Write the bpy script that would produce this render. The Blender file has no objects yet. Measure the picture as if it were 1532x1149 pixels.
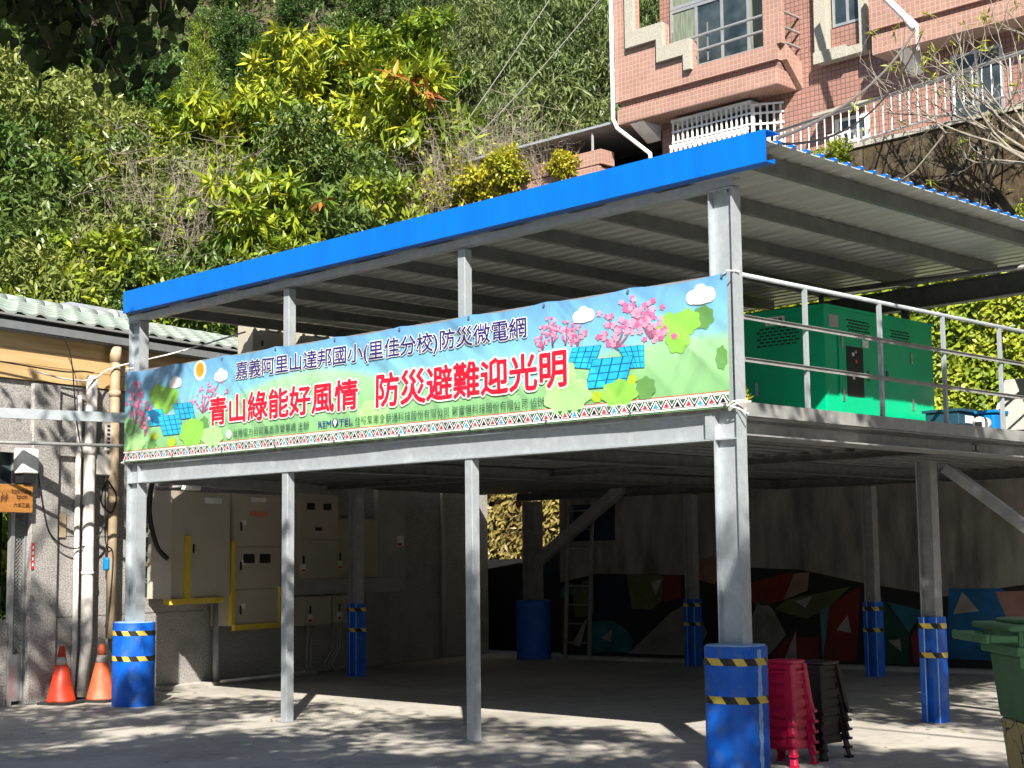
import bpy, math, random
import numpy as np
from mathutils import Vector, Matrix

# ------------------------------------------------------------------ camera, sky, sun, exposure
scene = bpy.context.scene
col = scene.collection
CAM = Vector((7.7064, -10.5699, 1.7483))
YAW, PITCH, ROLL, FPX = 0.773, 0.1098, -0.0111, 2345.7
cam_data = bpy.data.cameras.new('camera')
cam_data.sensor_fit = 'HORIZONTAL'
cam_data.sensor_width = 36.0
cam_data.lens = 36.0 * FPX / 1532.0
cam_data.clip_start = 0.05
cam_data.clip_end = 600.0
cam = bpy.data.objects.new('camera', cam_data)
col.objects.link(cam)
_f = Vector((-math.sin(YAW) * math.cos(PITCH), math.cos(YAW) * math.cos(PITCH), math.sin(PITCH)))
_r0 = Vector((math.cos(YAW), math.sin(YAW), 0))
_u0 = _r0.cross(_f)
_r = _r0 * math.cos(ROLL) + _u0 * math.sin(ROLL)
_u = -_r0 * math.sin(ROLL) + _u0 * math.cos(ROLL)
cam.matrix_world = Matrix(((_r.x, _u.x, -_f.x, CAM.x), (_r.y, _u.y, -_f.y, CAM.y), (_r.z, _u.z, -_f.z, CAM.z), (0, 0, 0, 1)))
scene.camera = cam

SUN_AZ = math.atan2(-0.68, 0.735)          # direction towards the sun, in the ground plane
SUN_EL = math.radians(37.0)
world = bpy.data.worlds.new('World')
scene.world = world
world.use_nodes = True
wn = world.node_tree.nodes
wl = world.node_tree.links
bg = wn.get('Background') or wn.new('ShaderNodeBackground')
sky = wn.new('ShaderNodeTexSky')
sky.sky_type = 'NISHITA'
sky.sun_disc = False
sky.sun_elevation = SUN_EL
sky.sun_rotation = math.pi / 2 - SUN_AZ
sky.air_density = 1.0
sky.dust_density = 0.6
wl.new(sky.outputs[0], bg.inputs[0])
bg.inputs[1].default_value = 0.05
sun_data = bpy.data.lights.new('sun', 'SUN')
sun_data.energy = 5.0
sun_data.angle = math.radians(0.53)
sun_data.color = (1.0, 0.93, 0.82)
sun = bpy.data.objects.new('sun', sun_data)
col.objects.link(sun)
SUN_DIR = Vector((math.cos(SUN_AZ) * math.cos(SUN_EL), math.sin(SUN_AZ) * math.cos(SUN_EL), math.sin(SUN_EL)))
sun.rotation_euler = SUN_DIR.to_track_quat('Z', 'Y').to_euler()
sun.location = (20, -20, 30)
vs = scene.view_settings
vs.view_transform = 'Standard'
vs.look = 'None'
vs.gamma = 1.0
vs.use_curve_mapping = False
vs.exposure = 1.3
scene.cycles.max_bounces = 4
scene.cycles.diffuse_bounces = 2
scene.cycles.glossy_bounces = 2
scene.cycles.transmission_bounces = 2
scene.cycles.use_light_tree = False
scene.cycles.use_adaptive_sampling = True
scene.cycles.adaptive_threshold = 0.02
scene.cycles.use_denoising = True

# ------------------------------------------------------------------ materials
MATS = {}
def nodes_of(name):
    m = bpy.data.materials.new(name)
    m.use_nodes = True
    nt = m.node_tree
    b = nt.nodes['Principled BSDF']
    return m, nt, b

def c4(c):
    return (c[0], c[1], c[2], 1.0)

def mat(name, col1, col2=None, scale=6.0, rough=0.6, metal=0.0, bump=0.0, bscale=40.0, spec=0.4, detail=5.0,
        lo=0.35, hi=0.65, stain=None, sscale=0.8, stretch=(1, 1, 1), rough2=None, obvar=0.0):
    """principled paint/metal/stone with noise mottling, optional stain layer and bump"""
    m, nt, b = nodes_of(name)
    N, L = nt.nodes, nt.links
    b.inputs['Roughness'].default_value = rough
    b.inputs['Metallic'].default_value = metal
    b.inputs['Specular IOR Level'].default_value = spec
    tc = N.new('ShaderNodeTexCoord')
    mp = N.new('ShaderNodeMapping')
    mp.inputs['Scale'].default_value = stretch
    L.new(tc.outputs['Object'], mp.inputs['Vector'])
    if col2 is None:
        col2 = tuple(x * 0.85 for x in col1)
    nz = N.new('ShaderNodeTexNoise')
    nz.inputs['Scale'].default_value = scale
    nz.inputs['Detail'].default_value = detail
    L.new(mp.outputs[0], nz.inputs['Vector'])
    mr = N.new('ShaderNodeMapRange')
    mr.inputs[1].default_value = lo
    mr.inputs[2].default_value = hi
    L.new(nz.outputs[0], mr.inputs[0])
    mx = N.new('ShaderNodeMix')
    mx.data_type = 'RGBA'
    mx.inputs[6].default_value = c4(col1)
    mx.inputs[7].default_value = c4(col2)
    L.new(mr.outputs[0], mx.inputs[0])
    out = mx.outputs[2]
    if stain is not None:
        n2 = N.new('ShaderNodeTexNoise')
        n2.inputs['Scale'].default_value = sscale
        n2.inputs['Detail'].default_value = 8.0
        n2.inputs['Roughness'].default_value = 0.65
        L.new(mp.outputs[0], n2.inputs['Vector'])
        r2 = N.new('ShaderNodeMapRange')
        r2.inputs[1].default_value = 0.5
        r2.inputs[2].default_value = 0.72
        L.new(n2.outputs[0], r2.inputs[0])
        m2 = N.new('ShaderNodeMix')
        m2.data_type = 'RGBA'
        m2.inputs[7].default_value = c4(stain)
        L.new(r2.outputs[0], m2.inputs[0])
        L.new(out, m2.inputs[6])
        out = m2.outputs[2]
    if obvar:
        oi = N.new('ShaderNodeObjectInfo')
        mo = N.new('ShaderNodeMapRange')
        mo.inputs[3].default_value = 1 - obvar
        mo.inputs[4].default_value = 1 + obvar
        L.new(oi.outputs['Random'], mo.inputs[0])
        hv = N.new('ShaderNodeHueSaturation')
        L.new(mo.outputs[0], hv.inputs['Value'])
        L.new(out, hv.inputs['Color'])
        out = hv.outputs[0]
    L.new(out, b.inputs['Base Color'])
    if rough2 is not None:
        rr = N.new('ShaderNodeMapRange')
        rr.inputs[3].default_value = rough
        rr.inputs[4].default_value = rough2
        L.new(mr.outputs[0], rr.inputs[0])
        L.new(rr.outputs[0], b.inputs['Roughness'])
    if bump:
        nb = N.new('ShaderNodeTexNoise')
        nb.inputs['Scale'].default_value = bscale
        nb.inputs['Detail'].default_value = 6.0
        L.new(mp.outputs[0], nb.inputs['Vector'])
        bp = N.new('ShaderNodeBump')
        bp.inputs['Strength'].default_value = bump
        bp.inputs['Distance'].default_value = 0.02
        L.new(nb.outputs[0], bp.inputs['Height'])
        L.new(bp.outputs[0], b.inputs['Normal'])
    MATS[name] = m
    return m

def leafmat(name, cols, trans=0.2, rough=0.42, spec=0.38, gain=1.45):
    """leaf: colour picked per leaf from a stepped ramp, slight change per plant, part of the light passes through"""
    m, nt, b = nodes_of(name)
    N, L = nt.nodes, nt.links
    cols = [(p, tuple(x * gain for x in c)) for p, c in cols]
    at = N.new('ShaderNodeAttribute')
    at.attribute_name = 'rnd'
    rp = N.new('ShaderNodeValToRGB')
    e = rp.color_ramp.elements
    e[0].position = 0.0
    e[0].color = c4(cols[0][1])
    e[1].position = cols[-1][0]
    e[1].color = c4(cols[-1][1])
    for p, c in cols[1:-1]:
        k = e.new(p)
        k.color = c4(c)
    L.new(at.outputs['Fac'], rp.inputs[0])
    oi = N.new('ShaderNodeObjectInfo')
    hs = N.new('ShaderNodeHueSaturation')
    mh = N.new('ShaderNodeMapRange')
    mh.inputs[3].default_value = 0.475
    mh.inputs[4].default_value = 0.52
    mv = N.new('ShaderNodeMapRange')
    mv.inputs[1].default_value = 1.0
    mv.inputs[2].default_value = 0.0
    mv.inputs[3].default_value = 0.75
    mv.inputs[4].default_value = 1.2
    b.inputs['Specular IOR Level'].default_value = spec
    L.new(oi.outputs['Random'], mh.inputs[0])
    L.new(oi.outputs['Random'], mv.inputs[0])
    L.new(mh.outputs[0], hs.inputs['Hue'])
    L.new(mv.outputs[0], hs.inputs['Value'])
    L.new(rp.outputs[0], hs.inputs['Color'])
    L.new(hs.outputs[0], b.inputs['Base Color'])
    b.inputs['Roughness'].default_value = rough
    b.inputs['Specular IOR Level'].default_value = spec
    tr = N.new('ShaderNodeBsdfTranslucent')
    L.new(hs.outputs[0], tr.inputs['Color'])
    mx = N.new('ShaderNodeMixShader')
    mx.inputs[0].default_value = trans
    L.new(b.outputs[0], mx.inputs[1])
    L.new(tr.outputs[0], mx.inputs[2])
    L.new(mx.outputs[0], nt.nodes['Material Output'].inputs['Surface'])
    MATS[name] = m
    return m

def uvec(nt, flip=False):
    """(x+y, z) of the object coordinates: wraps round upright axis-aligned faces"""
    N, L = nt.nodes, nt.links
    tc = N.new('ShaderNodeTexCoord')
    sp = N.new('ShaderNodeSeparateXYZ')
    L.new(tc.outputs['Object'], sp.inputs[0])
    ad = N.new('ShaderNodeMath')
    ad.operation = 'ADD'
    L.new(sp.outputs[0], ad.inputs[0])
    L.new(sp.outputs[1], ad.inputs[1])
    cb = N.new('ShaderNodeCombineXYZ')
    L.new(ad.outputs[0], cb.inputs[0])
    L.new(sp.outputs[2], cb.inputs[1])
    return cb, ad, sp

def tilemat(name, t1, t2, grout, w=0.095, mortar=0.009):
    m, nt, b = nodes_of(name)
    N, L = nt.nodes, nt.links
    cb, ad, sp = uvec(nt)
    br = N.new('ShaderNodeTexBrick')
    br.offset = 0.0
    br.inputs['Scale'].default_value = 1.0
    br.inputs['Brick Width'].default_value = w
    br.inputs['Row Height'].default_value = w
    br.inputs['Mortar Size'].default_value = mortar
    br.inputs['Mortar Smooth'].default_value = 0.2
    br.inputs['Color1'].default_value = c4(t1)
    br.inputs['Color2'].default_value = c4(t2)
    br.inputs['Mortar'].default_value = c4(grout)
    L.new(cb.outputs[0], br.inputs['Vector'])
    nz = N.new('ShaderNodeTexNoise')
    nz.inputs['Scale'].default_value = 1.3
    nz.inputs['Detail'].default_value = 6
    L.new(cb.outputs[0], nz.inputs['Vector'])
    mr = N.new('ShaderNodeMapRange')
    mr.inputs[3].default_value = 0.72
    mr.inputs[4].default_value = 1.2
    L.new(nz.outputs[0], mr.inputs[0])
    hs = N.new('ShaderNodeHueSaturation')
    L.new(mr.outputs[0], hs.inputs['Value'])
    L.new(br.outputs['Color'], hs.inputs['Color'])
    L.new(hs.outputs[0], b.inputs['Base Color'])
    b.inputs['Roughness'].default_value = 0.45
    bp = N.new('ShaderNodeBump')
    bp.invert = True
    bp.inputs['Strength'].default_value = 0.6
    bp.inputs['Distance'].default_value = 0.01
    L.new(br.outputs['Fac'], bp.inputs['Height'])
    L.new(bp.outputs[0], b.inputs['Normal'])
    MATS[name] = m
    return m

def stripemat(name, a, c, period=0.19):
    m, nt, b = nodes_of(name)
    N, L = nt.nodes, nt.links
    cb, ad, sp = uvec(nt)
    s2 = N.new('ShaderNodeMath')
    s2.operation = 'MULTIPLY_ADD'
    s2.inputs[1].default_value = 0.9
    L.new(sp.outputs[2], s2.inputs[0])
    L.new(ad.outputs[0], s2.inputs[2])
    dv = N.new('ShaderNodeMath')
    dv.operation = 'DIVIDE'
    dv.inputs[1].default_value = period
    L.new(s2.outputs[0], dv.inputs[0])
    fr = N.new('ShaderNodeMath')
    fr.operation = 'FRACT'
    L.new(dv.outputs[0], fr.inputs[0])
    gt = N.new('ShaderNodeMath')
    gt.operation = 'GREATER_THAN'
    gt.inputs[1].default_value = 0.52
    L.new(fr.outputs[0], gt.inputs[0])
    mx = N.new('ShaderNodeMix')
    mx.data_type = 'RGBA'
    mx.inputs[6].default_value = c4(a)
    mx.inputs[7].default_value = c4(c)
    L.new(gt.outputs[0], mx.inputs[0])
    nz = N.new('ShaderNodeTexNoise')
    nz.inputs['Scale'].default_value = 25
    mr = N.new('ShaderNodeMapRange')
    mr.inputs[1].default_value = 0.3
    mr.inputs[2].default_value = 0.8
    mr.inputs[3].default_value = 1.1
    mr.inputs[4].default_value = 0.6
    L.new(nz.outputs[0], mr.inputs[0])
    hs = N.new('ShaderNodeHueSaturation')
    L.new(mr.outputs[0], hs.inputs['Value'])
    L.new(mx.outputs[2], hs.inputs['Color'])
    L.new(hs.outputs[0], b.inputs['Base Color'])
    b.inputs['Roughness'].default_value = 0.45
    MATS[name] = m
    return m

mat('galv', (0.42, 0.465, 0.505), (0.34, 0.38, 0.415), scale=14, rough=0.42, metal=0.45, stain=(0.50, 0.54, 0.58), sscale=4, rough2=0.6, bump=0.05, lo=0.25, hi=0.75)
mat('galv_old', (0.30, 0.31, 0.31), (0.22, 0.22, 0.22), scale=9, rough=0.55, metal=0.3, stain=(0.36, 0.36, 0.355), sscale=6, lo=0.2, hi=0.8)
mat('steel_dark', (0.13, 0.135, 0.135), (0.085, 0.09, 0.09), scale=9, rough=0.5, metal=0.3)
mat('roof_under', (0.60, 0.61, 0.58), (0.50, 0.51, 0.48), scale=3, rough=0.38, metal=0.25, stretch=(0.3, 3, 1))
mat('purlin_steel', (0.15, 0.16, 0.16), (0.11, 0.12, 0.12), scale=6, rough=0.45, metal=0.3)
mat('blue_paint', (0.0, 0.132, 0.57), (0.0, 0.118, 0.51), scale=3, rough=0.4, spec=0.4, stain=(0.0, 0.105, 0.46), sscale=1.6, stretch=(2.2, 2.2, 0.25), bump=0.12, bscale=1.2)
mat('blue_base', (0.0, 0.105, 0.56), (0.0, 0.085, 0.47), scale=5, rough=0.45, spec=0.4, stain=(0.06, 0.13, 0.36), sscale=5.5, bump=0.2, bscale=12, rough2=0.65)
mat('pale_blue', (0.30, 0.46, 0.66), (0.2, 0.35, 0.6), scale=12, rough=0.6)
stripemat('hazard', (0.012, 0.012, 0.013), (0.62, 0.47, 0.08), 0.26)
mat('concrete', (0.46, 0.44, 0.40), (0.36, 0.35, 0.33), scale=7, rough=0.85, bump=0.25, bscale=60, stain=(0.25, 0.24, 0.22), sscale=0.7)
mat('slab', (0.30, 0.30, 0.29), (0.2, 0.2, 0.2), scale=12, rough=0.85, stain=(0.5, 0.49, 0.46), sscale=7)
mat('pebble', (0.40, 0.385, 0.37), (0.20, 0.195, 0.19), scale=55, rough=0.9, bump=0.5, bscale=70, detail=3, stain=(0.19, 0.185, 0.18), sscale=1.1, lo=0.4, hi=0.62)
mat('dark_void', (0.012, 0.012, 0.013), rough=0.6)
mat('glass_dark', (0.015, 0.025, 0.03), (0.05, 0.07, 0.08), scale=2.5, rough=0.08, spec=0.7)
mat('wood_pale', (0.56, 0.40, 0.20), (0.49, 0.33, 0.15), scale=3, rough=0.6, stretch=(0.35, 3, 6), stain=(0.43, 0.27, 0.11), sscale=2)
mat('wood_sign', (0.42, 0.19, 0.05), (0.30, 0.12, 0.03), scale=3, rough=0.5, stretch=(0.6, 2, 8))
mat('ink', (0.015, 0.01, 0.008), rough=0.6)
mat('tile_green', (0.30, 0.35, 0.315), (0.22, 0.265, 0.24), scale=4, rough=0.45, obvar=0.12, stain=(0.2, 0.24, 0.22), sscale=3)
mat('gutter', (0.22, 0.24, 0.25), rough=0.5, metal=0.3)
mat('pvc_white', (0.66, 0.65, 0.62), (0.5, 0.48, 0.45), scale=5, rough=0.45, stain=(0.36, 0.33, 0.28), sscale=3)
mat('pvc_tan', (0.44, 0.35, 0.24), (0.34, 0.26, 0.17), scale=4, rough=0.55, stain=(0.25, 0.19, 0.12), sscale=2)
mat('cable', (0.012, 0.012, 0.012), rough=0.55)
mat('cable_grey', (0.13, 0.125, 0.12), rough=0.7)
mat('wire_pale', (0.30, 0.30, 0.29), rough=0.6)
mat('cab_beige', (0.40, 0.37, 0.30), (0.36, 0.335, 0.27), scale=2, rough=0.45)
mat('cab_grey', (0.36, 0.36, 0.34), (0.3, 0.3, 0.29), scale=2, rough=0.5)
mat('yellow_foam', (0.58, 0.43, 0.05), (0.5, 0.36, 0.04), scale=8, rough=0.7)
mat('label_white', (0.72, 0.72, 0.70), rough=0.6)
mat('label_red', (0.50, 0.03, 0.03), rough=0.6)
mat('label_orange', (0.6, 0.2, 0.1), rough=0.6)
mat('cone_red', (0.48, 0.035, 0.01), (0.38, 0.025, 0.008), scale=8, rough=0.5, stain=(0.3, 0.05, 0.02), sscale=4)
mat('cone_faded', (0.55, 0.10, 0.04), (0.47, 0.075, 0.03), scale=8, rough=0.6, stain=(0.52, 0.19, 0.12), sscale=4)
mat('cone_band', (0.45, 0.40, 0.38), (0.3, 0.22, 0.2), scale=14, rough=0.6)
mat('rubber', (0.015, 0.015, 0.015), rough=0.8)
mat('stool_red', (0.58, 0.014, 0.068), (0.5, 0.011, 0.055), scale=4, rough=0.36, spec=0.45)
mat('stool_dark', (0.020, 0.009, 0.013), (0.015, 0.007, 0.01), scale=4, rough=0.42, spec=0.35)
mat('bin_green', (0.06, 0.17, 0.07), (0.045, 0.135, 0.055), scale=3, rough=0.48, stain=(0.09, 0.2, 0.1), sscale=2)
mat('gen_green', (0.0, 0.40, 0.19), (0.0, 0.36, 0.17), scale=1.5, rough=0.3, spec=0.35)
mat('gen_dark', (0.0, 0.08, 0.045), rough=0.5)
mat('chrome', (0.55, 0.55, 0.55), rough=0.25, metal=0.9)
mat('box_blue', (0.0, 0.17, 0.42), (0.0, 0.13, 0.36), scale=3, rough=0.4)
mat('box_navy', (0.012, 0.05, 0.085), rough=0.5)
mat('white_paint', (0.78, 0.78, 0.77), (0.66, 0.66, 0.65), scale=6, rough=0.45)
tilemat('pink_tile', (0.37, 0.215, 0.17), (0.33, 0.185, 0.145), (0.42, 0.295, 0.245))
tilemat('pink_tile_shaded', (0.34, 0.185, 0.15), (0.30, 0.155, 0.125), (0.15, 0.095, 0.08))  # shaded copy of the pink tile: shade put into tile and grout colour
mat('pink_plain', (0.48, 0.24, 0.17), rough=0.7)
mat('granite', (0.42, 0.40, 0.34), (0.27, 0.26, 0.22), scale=45, rough=0.8, bump=0.2)
mat('curtain', (0.20, 0.23, 0.17), (0.10, 0.13, 0.10), scale=7, rough=0.9, stretch=(6, 6, 0.3))
mat('alu', (0.50, 0.51, 0.52), rough=0.35, metal=0.6)
mat('moss_wall', (0.075, 0.052, 0.026), (0.028, 0.021, 0.013), scale=8, rough=0.95, bump=0.6, bscale=30, stain=(0.13, 0.115, 0.075), sscale=3, stretch=(1, 1, 0.6))
mat('mural_wall', (0.27, 0.255, 0.23), (0.15, 0.145, 0.135), scale=3, rough=0.9, stretch=(1.5, 1.5, 0.35), stain=(0.06, 0.057, 0.052), sscale=1.2, bump=0.2)
mat('earth', (0.075, 0.06, 0.035), (0.03, 0.028, 0.015), scale=1.2, rough=0.95, bump=0.4, bscale=4)
mat('bark', (0.11, 0.085, 0.06), (0.05, 0.04, 0.03), scale=9, rough=0.9, stretch=(1, 1, 0.25), bump=0.4)
mat('bark_pale', (0.27, 0.24, 0.20), (0.16, 0.14, 0.115), scale=9, rough=0.9)
mat('dry_twig', (0.27, 0.235, 0.19), (0.15, 0.125, 0.10), scale=5, rough=0.9)
mat('asphalt', (0.06, 0.06, 0.06), rough=0.9)
leafmat('leaf_mango', [(0, (0.035, 0.075, 0.012)), (0.3, (0.075, 0.13, 0.014)), (0.62, (0.17, 0.22, 0.015)), (0.9, (0.26, 0.27, 0.014)), (0.97, (0.22, 0.12, 0.02)), (1.0, (0.17, 0.055, 0.025))])
leafmat('leaf_bamboo', [(0, (0.035, 0.06, 0.022)), (0.5, (0.085, 0.125, 0.04)), (0.85, (0.13, 0.175, 0.05)), (1.0, (0.22, 0.22, 0.08))], gain=1.12)
leafmat('leaf_pale', [(0, (0.025, 0.048, 0.01)), (0.5, (0.078, 0.115, 0.024)), (0.85, (0.14, 0.17, 0.045)), (1.0, (0.2, 0.23, 0.08))], spec=0.45, rough=0.38)
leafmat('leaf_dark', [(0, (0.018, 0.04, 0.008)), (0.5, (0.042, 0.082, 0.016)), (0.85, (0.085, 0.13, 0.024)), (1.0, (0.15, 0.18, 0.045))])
leafmat('leaf_fresh', [(0, (0.06, 0.10, 0.012)), (0.5, (0.13, 0.18, 0.016)), (0.85, (0.21, 0.24, 0.02)), (1.0, (0.27, 0.26, 0.04))], trans=0.25)
leafmat('leaf_yellow', [(0, (0.09, 0.12, 0.012)), (0.45, (0.20, 0.22, 0.015)), (0.85, (0.33, 0.29, 0.016)), (1.0, (0.36, 0.2, 0.03))], trans=0.25)
leafmat('leaf_ivy', [(0, (0.05, 0.10, 0.01)), (0.4, (0.14, 0.20, 0.015)), (0.8, (0.24, 0.27, 0.03)), (1.0, (0.32, 0.22, 0.08))], trans=0.3)
leafmat('leaf_straw', [(0, (0.13, 0.09, 0.03)), (0.5, (0.24, 0.18, 0.06)), (1.0, (0.30, 0.25, 0.06))], trans=0.3)
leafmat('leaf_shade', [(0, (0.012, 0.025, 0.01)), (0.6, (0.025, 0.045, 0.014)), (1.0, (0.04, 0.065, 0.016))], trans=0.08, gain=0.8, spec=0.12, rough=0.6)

# ------------------------------------------------------------------ mesh helpers
class MB:
    def __init__(self):
        self.v, self.f, self.m = [], [], []
        self.mi = 0
    def add(self, vs_, fs_):
        k = len(self.v)
        self.v += [tuple(p) for p in vs_]
        self.f += [tuple(i + k for i in q) for q in fs_]
        self.m += [self.mi] * len(fs_)
        return self
    def box(self, x0, y0, z0, x1, y1, z1):
        a = [(x0, y0, z0), (x1, y0, z0), (x1, y1, z0), (x0, y1, z0), (x0, y0, z1), (x1, y0, z1), (x1, y1, z1), (x0, y1, z1)]
        return self.add(a, [(0, 3, 2, 1), (4, 5, 6, 7), (0, 1, 5, 4), (1, 2, 6, 5), (2, 3, 7, 6), (3, 0, 4, 7)])
    def hexa(self, a):
        return self.add(a, [(0, 3, 2, 1), (4, 5, 6, 7), (0, 1, 5, 4), (1, 2, 6, 5), (2, 3, 7, 6), (3, 0, 4, 7)])
    def bar(self, p, q, w, h, up=(0, 0, 1)):
        """rectangular bar from p to q, w across, h along up"""
        p, q = Vector(p), Vector(q)
        d = (q - p).normalized()
        s = d.cross(Vector(up))
        if s.length < 1e-5:
            s = d.cross(Vector((1, 0, 0)))
        s = s.normalized() * (w / 2)
        t = s.cross(d).normalized() * (h / 2)
        return self.hexa([p - s - t, p + s - t, q + s - t, q - s - t, p - s + t, p + s + t, q + s + t, q - s + t])
    def tube(self, pts, r, n=8, cap=True):
        pts = [Vector(p) for p in pts]
        rs = r if isinstance(r, (list, tuple)) else [r] * len(pts)
        k = len(self.v)
        ref = Vector((0.31, 0.2, 0.93))
        for i, p in enumerate(pts):
            d = (pts[min(i + 1, len(pts) - 1)] - pts[max(i - 1, 0)])
            d = d.normalized() if d.length > 1e-9 else Vector((0, 0, 1))
            rf = ref if abs(d.dot(ref)) < 0.95 else Vector((1, 0, 0))
            a = d.cross(rf).normalized()
            b = d.cross(a)
            for j in range(n):
                t = 2 * math.pi * j / n
                self.v.append(tuple(p + a * (math.cos(t) * rs[i]) + b * (math.sin(t) * rs[i])))
        for i in range(len(pts) - 1):
            for j in range(n):
                j2 = (j + 1) % n
                self.f.append((k + i * n + j, k + i * n + j2, k + (i + 1) * n + j2, k + (i + 1) * n + j))
                self.m.append(self.mi)
        if cap and n > 2:
            self.f.append(tuple(k + j for j in range(n - 1, -1, -1)))
            self.f.append(tuple(k + (len(pts) - 1) * n + j for j in range(n)))
            self.m += [self.mi] * 2
        return self
    def lathe(self, prof, n=20, c=(0, 0, 0), sx=1, sy=1):
        """profile [(radius, z)...] turned about the upright axis at c"""
        k = len(self.v)
        for r_, z in prof:
            for j in range(n):
                t = 2 * math.pi * j / n
                self.v.append((c[0] + r_ * sx * math.cos(t), c[1] + r_ * sy * math.sin(t), c[2] + z))
        for i in range(len(prof) - 1):
            for j in range(n):
                j2 = (j + 1) % n
                self.f.append((k + i * n + j, k + i * n + j2, k + (i + 1) * n + j2, k + (i + 1) * n + j))
                self.m.append(self.mi)
        self.f.append(tuple(k + j for j in range(n - 1, -1, -1)))
        self.f.append(tuple(k + (len(prof) - 1) * n + j for j in range(n)))
        self.m += [self.mi] * 2
        return self
    def prism(self, poly, fn, d0, d1):
        """2-d polygon pushed from depth d0 to d1; fn(a, b, d) gives the point"""
        n = len(poly)
        a = [fn(p[0], p[1], d0) for p in poly] + [fn(p[0], p[1], d1) for p in poly]
        fs_ = [tuple(range(n - 1, -1, -1)), tuple(range(n, 2 * n))]
        fs_ += [(i, (i + 1) % n, n + (i + 1) % n, n + i) for i in range(n)]
        return self.add(a, fs_)
    def mesh(self, name, mats, base=(0, 0, 0), smooth=False):
        me = bpy.data.meshes.new(name)
        b = Vector(base)
        me.from_pydata([tuple(Vector(p) - b) for p in self.v], [], self.f)
        for m_ in (mats if isinstance(mats, (list, tuple)) else [mats]):
            me.materials.append(MATS[m_])
        if any(self.m):
            me.polygons.foreach_set('material_index', self.m)
        if smooth:
            me.polygons.foreach_set('use_smooth', [True] * len(me.polygons))
        me.validate()
        me.update()
        import bmesh
        bm = bmesh.new()
        bm.from_mesh(me)
        bmesh.ops.recalc_face_normals(bm, faces=bm.faces)
        bm.to_mesh(me)
        bm.free()
        return me

def link(name, data, parent=None, loc=(0, 0, 0)):
    o = bpy.data.objects.new(name, data)
    col.objects.link(o)
    o.location = loc
    if parent is not None:
        o.parent = parent
    return o

def base_of(o):
    p = Vector((0, 0, 0))
    while o is not None:
        p += o.location
        o = o.parent
    return p

def part(name, mb, mats, parent=None, world_coords=True, smooth=False, bev=0.0, label=None):
    """one mesh object; when the parent is unrotated the builder's coordinates are world coordinates"""
    base = base_of(parent) if (parent is not None and world_coords) else (0, 0, 0)
    o = link(name, mb.mesh(name, mats, base, smooth), parent)
    if bev:
        md = o.modifiers.new('bevel', 'BEVEL')
        md.width = bev
        md.segments = 2
        md.limit_method = 'ANGLE'
    if label:
        o['label'] = label
    return o

def tag(o, label=None, cat=None, group=None, kind=None):
    if label:
        o['label'] = label
    if cat:
        o['category'] = cat
    if group:
        o['group'] = group
    if kind:
        o['kind'] = kind
    return o

def thing(name, label, cat, loc=(0, 0, 0), rz=0.0, group=None):
    o = link(name, None, None, loc)
    o.empty_display_size = 0.2
    o.rotation_euler = (0, 0, rz)
    return tag(o, label, cat, group)

def solo(name, mb, mats, label, cat, loc=(0, 0, 0), group=None, smooth=False, bev=0.0):
    o = link(name, mb.mesh(name, mats, loc, smooth), None, loc)
    if bev:
        md = o.modifiers.new('bevel', 'BEVEL')
        md.width = bev
        md.segments = 2
        md.limit_method = 'ANGLE'
    return tag(o, label, cat, group)

def copy_tree(o, parent=None):
    c = o.copy()
    col.objects.link(c)
    c.parent = parent
    for ch in list(o.children):
        copy_tree(ch, c)
    return c

def text_mesh(body, offset=0.0, res=3):
    cu = bpy.data.curves.new('lettering', 'FONT')
    cu.body = body
    cu.offset = offset
    cu.resolution_u = res
    o = bpy.data.objects.new('lettering', cu)
    col.objects.link(o)
    dg = bpy.context.evaluated_depsgraph_get()
    me = bpy.data.meshes.new_from_object(o.evaluated_get(dg))
    bpy.data.objects.remove(o)
    bpy.data.curves.remove(cu)
    return me

def lettering(body, x0, z0, x1, z1, y, material, parent, offset=0.0, ref=None, name='lettering', warp=None, dirs=8):
    """flat lettering filling the box x0..x1, z0..z1 of the parent's XZ plane; offset thickens the strokes"""
    me0 = text_mesh(body)
    n = len(me0.vertices)
    a = np.empty(n * 3, dtype=np.float32)
    me0.vertices.foreach_get('co', a)
    a = a.reshape(-1, 3)
    faces = [tuple(p.vertices) for p in me0.polygons]
    bpy.data.meshes.remove(me0)
    if ref is None:
        ref = (a[:, 0].min(), a[:, 0].max(), a[:, 1].min(), a[:, 1].max())
    kx, kz = (x1 - x0) / (ref[1] - ref[0]), (z1 - z0) / (ref[3] - ref[2])
    out = np.zeros_like(a)
    out[:, 0] = x0 + (a[:, 0] - ref[0]) * kx
    out[:, 2] = z0 + (a[:, 1] - ref[2]) * kz
    copies, fs_ = [], []
    shifts = [(0.0, 0.0)] + ([(math.cos(2 * math.pi * k / dirs), math.sin(2 * math.pi * k / dirs)) for k in range(dirs)] if offset else [])
    for k, (dx, dz) in enumerate(shifts):
        c = out.copy()
        c[:, 0] += dx * offset * kx
        c[:, 2] += dz * offset * kz
        c[:, 1] = y + 0.00012 * k
        if warp is not None:
            c[:, 1] += warp(c[:, 0], c[:, 2])
        copies.append(c)
        fs_ += [tuple(i + n * k for i in f) for f in faces]
    me = bpy.data.meshes.new(name)
    me.from_pydata(np.concatenate(copies).tolist(), [], fs_)
    me.materials.append(MATS[material])
    me.update()
    o = link(name, me, parent)
    return o, ref

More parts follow.
